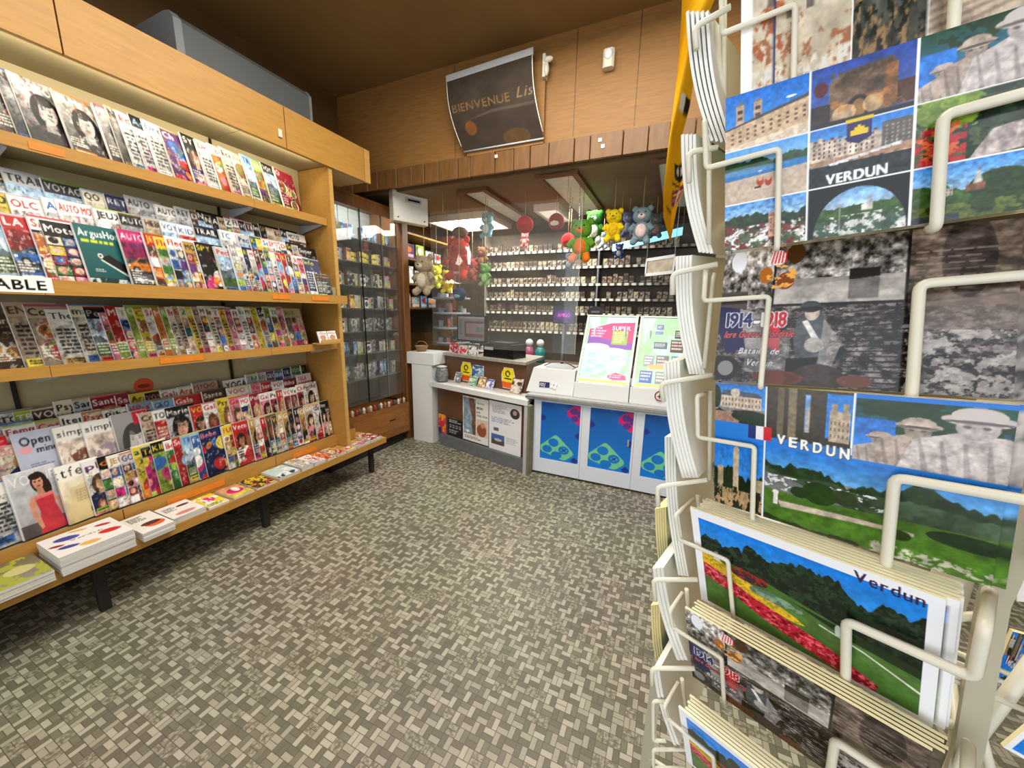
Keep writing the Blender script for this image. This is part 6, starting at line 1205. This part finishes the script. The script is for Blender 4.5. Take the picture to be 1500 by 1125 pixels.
def card_park():
    c = Cv(336, 237, (.13, .45, .78), 2, 103, asp=1.41); c.grad((.12, .46, .82), (.16, .50, .84))
    a = sub(80, 50, 17); sky(a, (.12, .46, .80), (.30, .62, .90), .6); a.rect(.12, .30, .92, .62, (.80, .72, .62)); a.poly([(.1, .30), (.2, .16), (.85, .20), (.95, .32)], (.30, .32, .38)); a.ell(.42, .22, .09, .12, (.82, .76, .68)); windows(a, .14, .33, .92, .6, 12, 2, (.42, .38, .36)); a.ridge(.8, .22, 5, (.12, .18, .10)); a.rect(0, .72, .5, 1, (.62, .48, .40)); a.ell(.7, .8, .35, .16, (.12, .18, .1)); a.ell(.03, .35, .1, .3, (.12, .2, .1)); c.paste(grain(a), 0, 0, .245, .30)
    a = sub(100, 60, 18); a.grad((.28, .24, .18), (.20, .17, .12)); a.rect(.14, 0, .22, 1, (.42, .36, .27)); a.rect(.28, 0, .38, 1, (.50, .44, .34)); a.rect(.48, .1, .54, .8, (.5, .66, .84)); a.rect(.5, .35, .54, .8, (.72, .66, .6)); a.rect(.72, .05, 1, .85, (.20, .50, .82)); a.rect(.76, .35, .98, .9, (.72, .64, .54)); a.rect(.78, .22, .84, .5, (.66, .58, .48)); a.rect(.9, .2, .96, .5, (.66, .58, .48)); windows(a, .76, .5, .98, .85, 5, 3, (.4, .35, .3)); c.paste(grain(a), .25, 0, .575, .37)
    c.paste(pic_soldiers(100, 60, 19), .583, .03, 1, .42)
    a = sub(80, 80, 20); sky(a, (.10, .44, .80), (.36, .64, .90)); a.ridge(.62, .45, 3, (.10, .17, .07)); a.rect(.40, .12, .52, .9, (.74, .66, .54)); a.poly([(.40, .12), (.46, .05), (.52, .12)], (.70, .62, .5)); a.rect(.08, .4, .2, .9, (.66, .58, .46)); a.rect(.86, .5, 1, .9, (.66, .58, .46)); a.rect(0, .72, 1, 1, (.68, .56, .40)); a.blotch(9, 6, .5, (.14, .16, .1), a.V > .68); c.paste(grain(a), 0, .44, .245, 1)
    a = sub(170, 96, 21); sky(a, (.14, .46, .80), (.40, .66, .86), .3); a.ridge(.38, .30, 7, (.13, .22, .10), .6); a.ridge(.42, .16, 4, (.24, .32, .22), .62); a.poly([(0, .34), (.12, .36), (.42, .56), (.2, .62), (0, .60)], (.42, .42, .42)); a.blotch(24, 14, .62, (.85, .85, .84), (a.V > .36) & (a.V < .55) & (a.U < .6)); a.poly([(0, .56), (.3, .58), (1, .52), (1, 1), (0, 1)], (.28, .42, .14)); a.poly([(.08, .70), (.5, .66), (.72, .66), (.72, .70), (.5, .72), (.1, .78)], (.74, .68, .60)); a.poly([(.2, .82), (.7, .72), (1, .74), (1, .9), (.4, .95)], (.30, .46, .14)); a.ell(.30, .48, .09, .14, (.13, .24, .08)); a.ell(.2, .52, .05, .07, (.14, .22, .1)); a.ell(.42, .46, .06, .09, (.18, .24, .12))
    a.rect(.055, .60, .08, .76, (.86, .84, .80)); a.ell(.067, .59, .018, .03, (.88, .86, .82)); a.ell(.66, .72, .05, .06, (.14, .22, .06)); a.ell(.92, .62, .16, .08, (.12, .2, .1)); a.blotch(26, 20, .50, (.72, .72, .62), (a.V > .86) & (a.U > .55)); a.ridge(.99, .08, 8, (.12, .2, .07), 1, 0, .5); a.noise(.22, 20, 14); c.paste(a.out(), .252, .44, 1, 1)
    c.rect(.243, 0, .250, 1, (.95, .95, .94)); c.rect(.575, 0, .582, .40, (.95, .95, .94))
    c.rect(.17, .30, .205, .40, (.12, .16, .42)); c.rect(.205, .30, .24, .40, (.93, .92, .92)); c.rect(.24, .30, .275, .40, (.80, .12, .16))
    x = .30
    for ch in 'VERDUN': c.text(ch, x, .335+(x-.3)*.10, .072, (.96, .96, .94), w=.034, bold=2, outline=(.3, .3, .32)); x += .048
    return c.out()
def card_garden():
    c = Cv(336, 237, (.95, .95, .96), 2, 104, asp=1.41)
    a = Cv(308, 210, (.2, .4, .15), 2, 22, asp=1.5); a.grad((.06, .48, .86), (.25, .62, .92), v1=.4)
    m_ = a.ridge(.27, .22, 10, (.09, .16, .10), .62, noise=.6); a.blotch(26, 18, .56, (.16, .25, .15), m_, .8); a.blotch(30, 22, .60, (.05, .09, .06), m_, .8); a.poly([(0, .36), (.3, .40), (.7, .52), (1, .60), (1, 1), (0, 1)], (.27, .42, .17)); a.noise(.14, 10, 8, a.V > .5); a.poly([(.5, .50), (1, .58), (1, .66), (.75, .62)], (.10, .18, .08))
    P1 = [(0, .39), (.12, .41), (.30, .53), (.52, .66), (.56, .70), (.50, .72), (.24, .66), (0, .54)]; a.poly(P1, (.88, .70, .12)); P2 = [(0, .50), (.10, .54), (.30, .66), (.52, .74), (.66, .80), (.86, .93), (.84, .97), (.62, .90), (.36, .80), (.14, .66), (0, .60)]; P2 = [(u, v+(.06 if k > 5 else 0)) for k, (u, v) in enumerate(P2)]; a.poly(P2, (.74, .14, .22))
    my = (a.a[..., 0] > .82) & (a.a[..., 1] > .6) & (a.V > .4); mr = (a.a[..., 0] > .7) & (a.a[..., 1] < .2); a.blotch(50, 40, .56, (.62, .55, .10), my, .9, 3); a.blotch(50, 40, .55, (.45, .05, .10), mr, .9, 3); a.blotch(50, 40, .64, (.94, .42, .46), mr, .9, 3)
    a.ell(.28, .46, .10, .05, (.22, .14, .16)); a.blotch(30, 26, .55, (.60, .14, .14), ((a.U-.27)/.12)**2+((a.V-.44)/.06)**2 < 1); a.ell(.40, .56, .12, .05, (.28, .42, .34)); a.blotch(30, 26, .5, (.48, .58, .46), ((a.U-.42)/.13)**2+((a.V-.57)/.05)**2 < 1)
    a.rect(.085, .32, .105, .42, (.85, .86, .86)); a.poly([(.07, .42), (.12, .42), (.11, .38), (.08, .38)], (.82, .82, .82)); a.poly([(.62, .60), (.80, .66), (1, .78), (1, .80), (.80, .675), (.62, .612)], (.85, .88, .82)); a.ell(.70, .58, .014, .06, (.78, .82, .78)); a.noise(.14, 30, 22); c.paste(a.out(), .045, .075, .955, .965)
    c.text('Verdun', .735, .022, .085, (.20, .12, .26), w=.215, bold=1); return c.out()
# ------------------------------------------------------------------ postcard rack
CARDS = dict(multi=card_multi(), street=card_street(), war=card_war(), park=card_park(), garden=card_garden())
CW, CH = .148, .105
rack = thing('postcard_rack', 'cream wire and steel revolving postcard rack filled with cards of Verdun, on a tall pole', 'postcard rack', (.27, .47, 0))
EDGE = (.95, .91, .72)
def post(art, tl, e, u, n, lab, grp, w=CW, h=CH, gap=.0029, t=.0021, shift=.006, edge=EDGE, res=None):
    arr = CARDS[art]
    if n > 1: plain = ink_mesh('postcard', arr[::6, ::6], w, h, t, edge, ctop=edge); plain.materials.append(M_GLOSSY)
    E_, U_ = Vector(e).normalized(), Vector(u); U_ = (U_-E_*U_.dot(E_)).normalized(); N_ = E_.cross(U_)
    for k in range(n):
        if k == 0: me = ink_mesh('postcard', arr, w, h, t, edge, ctop=edge); me.materials.append(M_GLOSSY)
        else: me = plain
        o = bpy.data.objects.new('postcard', me); COL.objects.link(o)
        p = Vector(tl)-N_*(gap*k)+E_*(0 if k == 0 else shift*(.6+.4*((k*37) % 5)/4))
        o.matrix_world = frame_matrix(p, E_, U_, w, h)
        tag(o, lab if k == 0 else f'{lab.split(",")[0]}, {nth(k+1)} card back', 'postcard', grp)
    return E_, U_, N_
POS = dict(street=((.0145, .3385, 1.754), (.9905, -.055, .108), (-.105, .049, .993)), multi=((.0152, .3287, 1.6497), (.9905, -.06, .108), (-.105, .050, .993)), war=((.0297, .3525, 1.5509), (.980, -.186, .050), (.0, .27, .963)),
           park=((.0327, .341, 1.4454), (.884, -.457, .083), (-.102, -.018, .995)), garden=((.0253, .3393, 1.3325), (.861, -.497, .084), (-.197, -.178, .964)), war2=((.030, .3266, 1.2417), (.904, -.423, .0275), (-.166, -.295, .941)), garden2=((.0345, .320, 1.142), (.895, -.42, .02), (-.15, -.32, .935)))
N_OF = dict(street=3, multi=4, war=4, park=2, garden=7, war2=5, garden2=6)
LAB = dict(street='street scene postcard with flower trees, topmost pocket of the rack', multi='nine-picture Verdun postcard with a blue crest, second pocket from top', war='grey 1914-1918 war collage postcard, pocket at eye level of the rack',
           park='Verdun park postcard with a tricolour flag, below the war collage', garden='Verdun garden postcard with red and yellow flower bed, thick pile leaning out', war2='war collage postcard in the low pocket, below the garden pile', garden2='garden postcard in the lowest visible pocket, under the second war collage')
GRP = dict(street='street postcards', multi='nine-picture postcards', war='war postcards at eye level', park='park postcards', garden='garden postcards in the thick pile', war2='war postcards in the low pocket', garden2='garden postcards in the lowest pocket')
TL, TR = [], []
for k, key in enumerate(('street', 'multi', 'war', 'park', 'garden', 'war2', 'garden2')):
    tl, e, u = POS[key]
    if key == 'street': tl = (tl[0]+.001, tl[1]+.017, tl[2]+.004)
    E_, U_, N_ = post(key.rstrip('2'), tl, e, u, N_OF[key], LAB[key], GRP[key])
    T0 = Vector(tl)
    def L(s, z, d=.0): return np.array(T0+E_*s+U_*z+N_*d)
    th = N_OF[key]*.0032+.004
    TL.append(L(-.012, -.02, -th-.004)); TR.append(L(CW+.016, -.02, -th-.004))
    w_ = MB(); r = .0019
    zl = {'street': -.055, 'multi': -.045, 'war': -.042, 'park': -.048, 'garden': -.038, 'war2': -.034, 'garden2': -.03}[key]
    w_.tube(bend([L(-.012, -.012, -th), L(-.013, -.012, .004), L(-.012, zl, .0045), L(.031, zl+.001, .0045), L(.031, -CH-.003, .0045), L(.031, -CH-.003, -.001)], .003), r)
    w_.build('wire_clip', WIRE, rack); w_ = MB()
    zr = {'street': -.05, 'multi': -.046, 'war': -.036, 'park': -.047, 'garden': -.040, 'war2': -.04, 'garden2': -.04}[key]
    w_.tube(bend([L(CW+.014, -.005, -th), L(CW+.014, -.005, .005), L(CW+.013, zr, .0075), L(CW-.041, zr-.002, .0065), L(CW-.041, -CH-.004, .0065), L(CW-.041, -CH-.004, -.001)], .005), .0031)
    w_.build('wire_clip', WIRE, rack)
    for s in (-.010, CW+.014): MB().tube([L(s, -CH+.012, -th-.0042), L(s, -.01, -th-.0042)], r).build('wire_side', WIRE, rack)
def band(pts, wv, tv, name):
    m_ = MB(); wv = np.array(wv); tv = np.array(tv)
    for a, b in zip(pts, pts[1:]): m_.hexa([a-wv, a+wv, a+wv+tv, a-wv+tv, b-wv, b+wv, b+wv+tv, b-wv+tv])
    m_.build(name, BAND, rack)
sm = lambda P, dx: [np.array([sum(p[0] for p in P)/len(P)+dx*(i-len(P)/2), max(p[1] for p in P)+.012, p[2]]) for i, p in enumerate(P)]
lf = sm(TL, -.004)[::-1]; lf[0] = lf[0]+np.array([0, 0, -.30]); lf[-1] = lf[-1]+np.array([0, 0, .1]); lf = [np.array([p[0]*1.3, p[1]*1.3, 1.5+(p[2]-1.5)*1.3]) for p in lf]; band(lf, (.008, .001, 0), (0, .003, 0), 'upright')
rt = [np.array([p[0]+.004, p[1]+.006, p[2]]) for p in TR][::-1]; rt[0] = rt[0]+np.array([0, 0, -.3]); rt[-1] = rt[-1]+np.array([0, 0, .1]); band(rt, (.0055, -.002, 0), (0, .003, 0), 'upright')
PX, PY = .27, .47
MB().tube([(PX, PY, .03), (PX, PY, 1.98)], .014, 14).build('pole', BAND, rack)
MB().lathe((PX, PY, 0), [(.20, 0), (.20, .012), (.05, .03), (.02, .06), (.014, .06)], 28).build('base', BAND, rack)
for z in (.82, 1.22, 1.62): 
    for p in (lf, rt):
        j = min(range(len(p)), key=lambda i: abs(p[i][2]-z)); MB().tube([(PX, PY, z), p[j]+np.array([0, .004, z-p[j][2]])], .003, 6).build('cross_arm', WIRE, rack)
# side face seen edge-on: piles of cards leaning in their pockets
PL = [((1004, 18), (1040, 18), (1050, 203), (1064, 203)), ((997, 198), (1020, 198), (1023, 370), (1045, 368)), ((989, 376), (1014, 374), (1008, 548), (1034, 546)), ((971, 532), (996, 528), (999, 700), (1023, 698)),
      ((973, 640), (990, 640), (994, 842), (1008, 840)), ((959, 745), (976, 742), (978, 892), (994, 890)), ((955, 832), (972, 830), (990, 966), (1008, 964)), ((953, 886), (967, 884), (968, 1010), (984, 1008)), ((956, 980), (966, 978), (985, 1090), (996, 1088))]
YP = (.345, .352, .352, .350, .372, .405, .360, .415, .372)
NP = (5, 4, 5, 5, 4, 5, 3, 4, 2)
LV = ('topmost', 'second', 'third', 'fourth', 'fifth', 'sixth', 'seventh', 'eighth', 'lowest')
for k, (a, b, d, f) in enumerate(PL):
    y = YP[k]; a, b, d, f = [at_y(*p, y) for p in (a, b, d, f)]; n = NP[k]; LV2 = LV[k]
    c = Cv(8, 8, (.86, .84, .78), 1, 500+k); c.grad((.4, .6, .8), (.4, .5, .3)); ar = c.out()
    h = float(np.linalg.norm(a-d)); tk = .002; ew = (.95, .94, .90) if k not in (5, 7) else (.93, .86, .62)
    bnd = .004
    me = None; WC = .10
    for j in range(n):
        tp = a+(b-a)*((j+.1)/n); U_ = Vector((a+b)/2-(d+f)/2).normalized(); E_ = Vector((-.40, -1, 0)); E_ = (E_-U_*E_.dot(U_)).normalized()
        # front faces away to the left; right edge of the card is the edge turned to the shop window
        if me is None:
            tk = max(.0008, abs(float((Vector(b-a)/n).dot(E_.cross(U_))))*(.93 if k else .72)); me = ink_mesh('postcard', np.repeat(ar, 2, 0), WC, h, tk, ew, lambda q: -bnd*math.sin(PI*q), ctop=ew); me.materials.append(M_GLOSSY)
        o = bpy.data.objects.new('postcard', me); COL.objects.link(o); o.matrix_world = frame_matrix(Vector(tp)-E_*WC, E_, U_, WC, h)
        tag(o, f'postcard seen edge-on, {nth(j+1)} of the {LV[k]} pile down the rack side', 'postcard', f'edge-on postcards in the {LV[k]} side pocket')
for pts in (((1070, 10), (1017, 40), (1020, 73)), ((1052, 216), (1009, 223), (1009, 268)), ((1051, 387), (985, 401), (985, 432)), ((1044, 549), (968, 562), (972, 588)), ((1036, 703), (963, 713), (964, 742)), ((1022, 849), (957, 849), (960, 880)), ((1018, 979), (955, 979), (955, 1003))):
    q = [at_y(*p, .338) for p in pts]; MB().tube(bend(q, .005), .0021).build('side_wire', WIRE, rack)
# lowest side pockets (empty wire loops) near the floor side of the picture
for (xa, ya_, xb, yb_) in ((957, 1027, 976, 1085), (957, 1098, 1005, 1125)):
    p = [at_y(xa, ya_, .37), at_y(xa, yb_, .37), at_y(xb, yb_, .37), at_y(xb, ya_, .37)]; MB().tube(bend([p[3], p[0], p[1], p[2]], .004), .0019).build('side_wire', WIRE, rack)
# right-hand face: wires and a few cards turned away
def ry(px, py, y=.30): return at_y(px, py, y)
MB().tube(bend([ry(1398, 905), ry(1440, 900), ry(1436, 1000), ry(1392, 985)], .006), .0026).build('frame_wire', WIRE, rack)
MB().tube([ry(1372, 985), ry(1500, 1040)], .0018).build('frame_wire', WIRE, rack); MB().tube([ry(1400, 955, .33), ry(1560, 1020, .33)], .0018).build('frame_wire', WIRE, rack); MB().tube([ry(1395, 968, .33), ry(1560, 1036, .33)], .0018).build('frame_wire', WIRE, rack)
MB().tube(bend([ry(1385, 1060), ry(1402, 1062), ry(1390, 1125), ry(1376, 1200)], .006), .003).build('frame_wire', WIRE, rack)
MB().tube([ry(1400, 1120, .31), ry(1520, 960, .31)], .004).build('frame_wire', WIRE, rack); MB().tube([ry(1425, 1030, .31), ry(1470, 1200, .31)], .003).build('frame_wire', WIRE, rack); MB().tube([ry(1440, 930, .33), ry(1425, 1150, .33)], .0035).build('frame_wire', WIRE, rack)
for k, (pts, y, cc, lab) in enumerate((([(1484, 925), (1520, 935), (1500, 1050), (1462, 1040)], .33, 'park', 'blue and white postcard turned away at the right of the rack'), ([(1490, 815), (1560, 820), (1550, 905), (1484, 880)], .34, 'blank', 'plain white card at the right edge of the rack'), ([(1470, 1095), (1560, 1020), (1560, 1200), (1475, 1170)], .335, 'garden', 'green postcard at the bottom right of the rack'))):
    P3 = [at_y(*p, y) for p in pts]; e = P3[1]-P3[0]; u = P3[0]-P3[3]; w = float(np.linalg.norm(e)); h = float(np.linalg.norm(u))
    if cc == 'blank': c = Cv(8, 8, (.90, .88, .86), 1, 5); ar = c.out()
    else: ar = CARDS[cc][::4, ::4]
    o = bpy.data.objects.new('postcard', ink_mesh('postcard', ar, w, h, .003, EDGE)); o.data.materials.append(M_GLOSSY); COL.objects.link(o); o.matrix_world = frame_matrix(P3[0], e, u, w, h); tag(o, lab, 'postcard')

# ------------------------------------------------------------------ light
wd = bpy.data.worlds.new('daylight'); scene.world = wd; wd.use_nodes = True
wd.node_tree.nodes['Background'].inputs[0].default_value = (.78, .88, 1, 1); wd.node_tree.nodes['Background'].inputs[1].default_value = .6
def area(name, loc, rot, sx, sy, e, col):
    l = bpy.data.lights.new(name, 'AREA'); l.shape = 'RECTANGLE'; l.size = sx; l.size_y = sy; l.energy = e; l.color = col
    o = bpy.data.objects.new(name, l); COL.objects.link(o); o.location = loc; o.rotation_euler = rot; return o
area('ceiling_uplight', (-.2, -1.3, 2.35), (math.radians(150), 0, 0), 3.5, .4, 22, (.95, .97, 1))  # added uplight standing in for daylight bounced onto the ceiling
area('window_daylight', (-.2, -1.45, 1.6), (PI/2, 0, 0), 4.2, 2.2, 50, (.93, .96, 1))
area('unseen_ceiling_lamp', (-.7, 1.3, 3.42), (0, 0, 0), 1.6, 2.2, 130, (1, .93, .82))  # out-of-view area lamp put in to light the main room
area('counter_lamp', (-1.6, 4.0, 2.50), (0, 0, 0), 1.6, .6, 55, (1, .97, .9))
area('case_fill', (-2.87, 2.8, 2.49), (0, math.radians(35), 0), .03, .8, 8, (1, .97, .92)).data.specular_factor = 0  # added fill light to brighten the goods, the case has no lamp
area('soffit_strip', (-2.482, .55, 2.497), (0, math.radians(62), 0), .02, 3.0, 6, (1, .88, .66))
scene.view_settings.view_transform = 'Standard'
scene.view_settings.exposure = 0.0
scene.cycles.max_bounces = 6; scene.cycles.diffuse_bounces = 3; scene.cycles.glossy_bounces = 3; scene.cycles.transparent_max_bounces = 8
scene.cycles.caustics_reflective = False; scene.cycles.caustics_refractive = False
scene.cycles.use_denoising = True
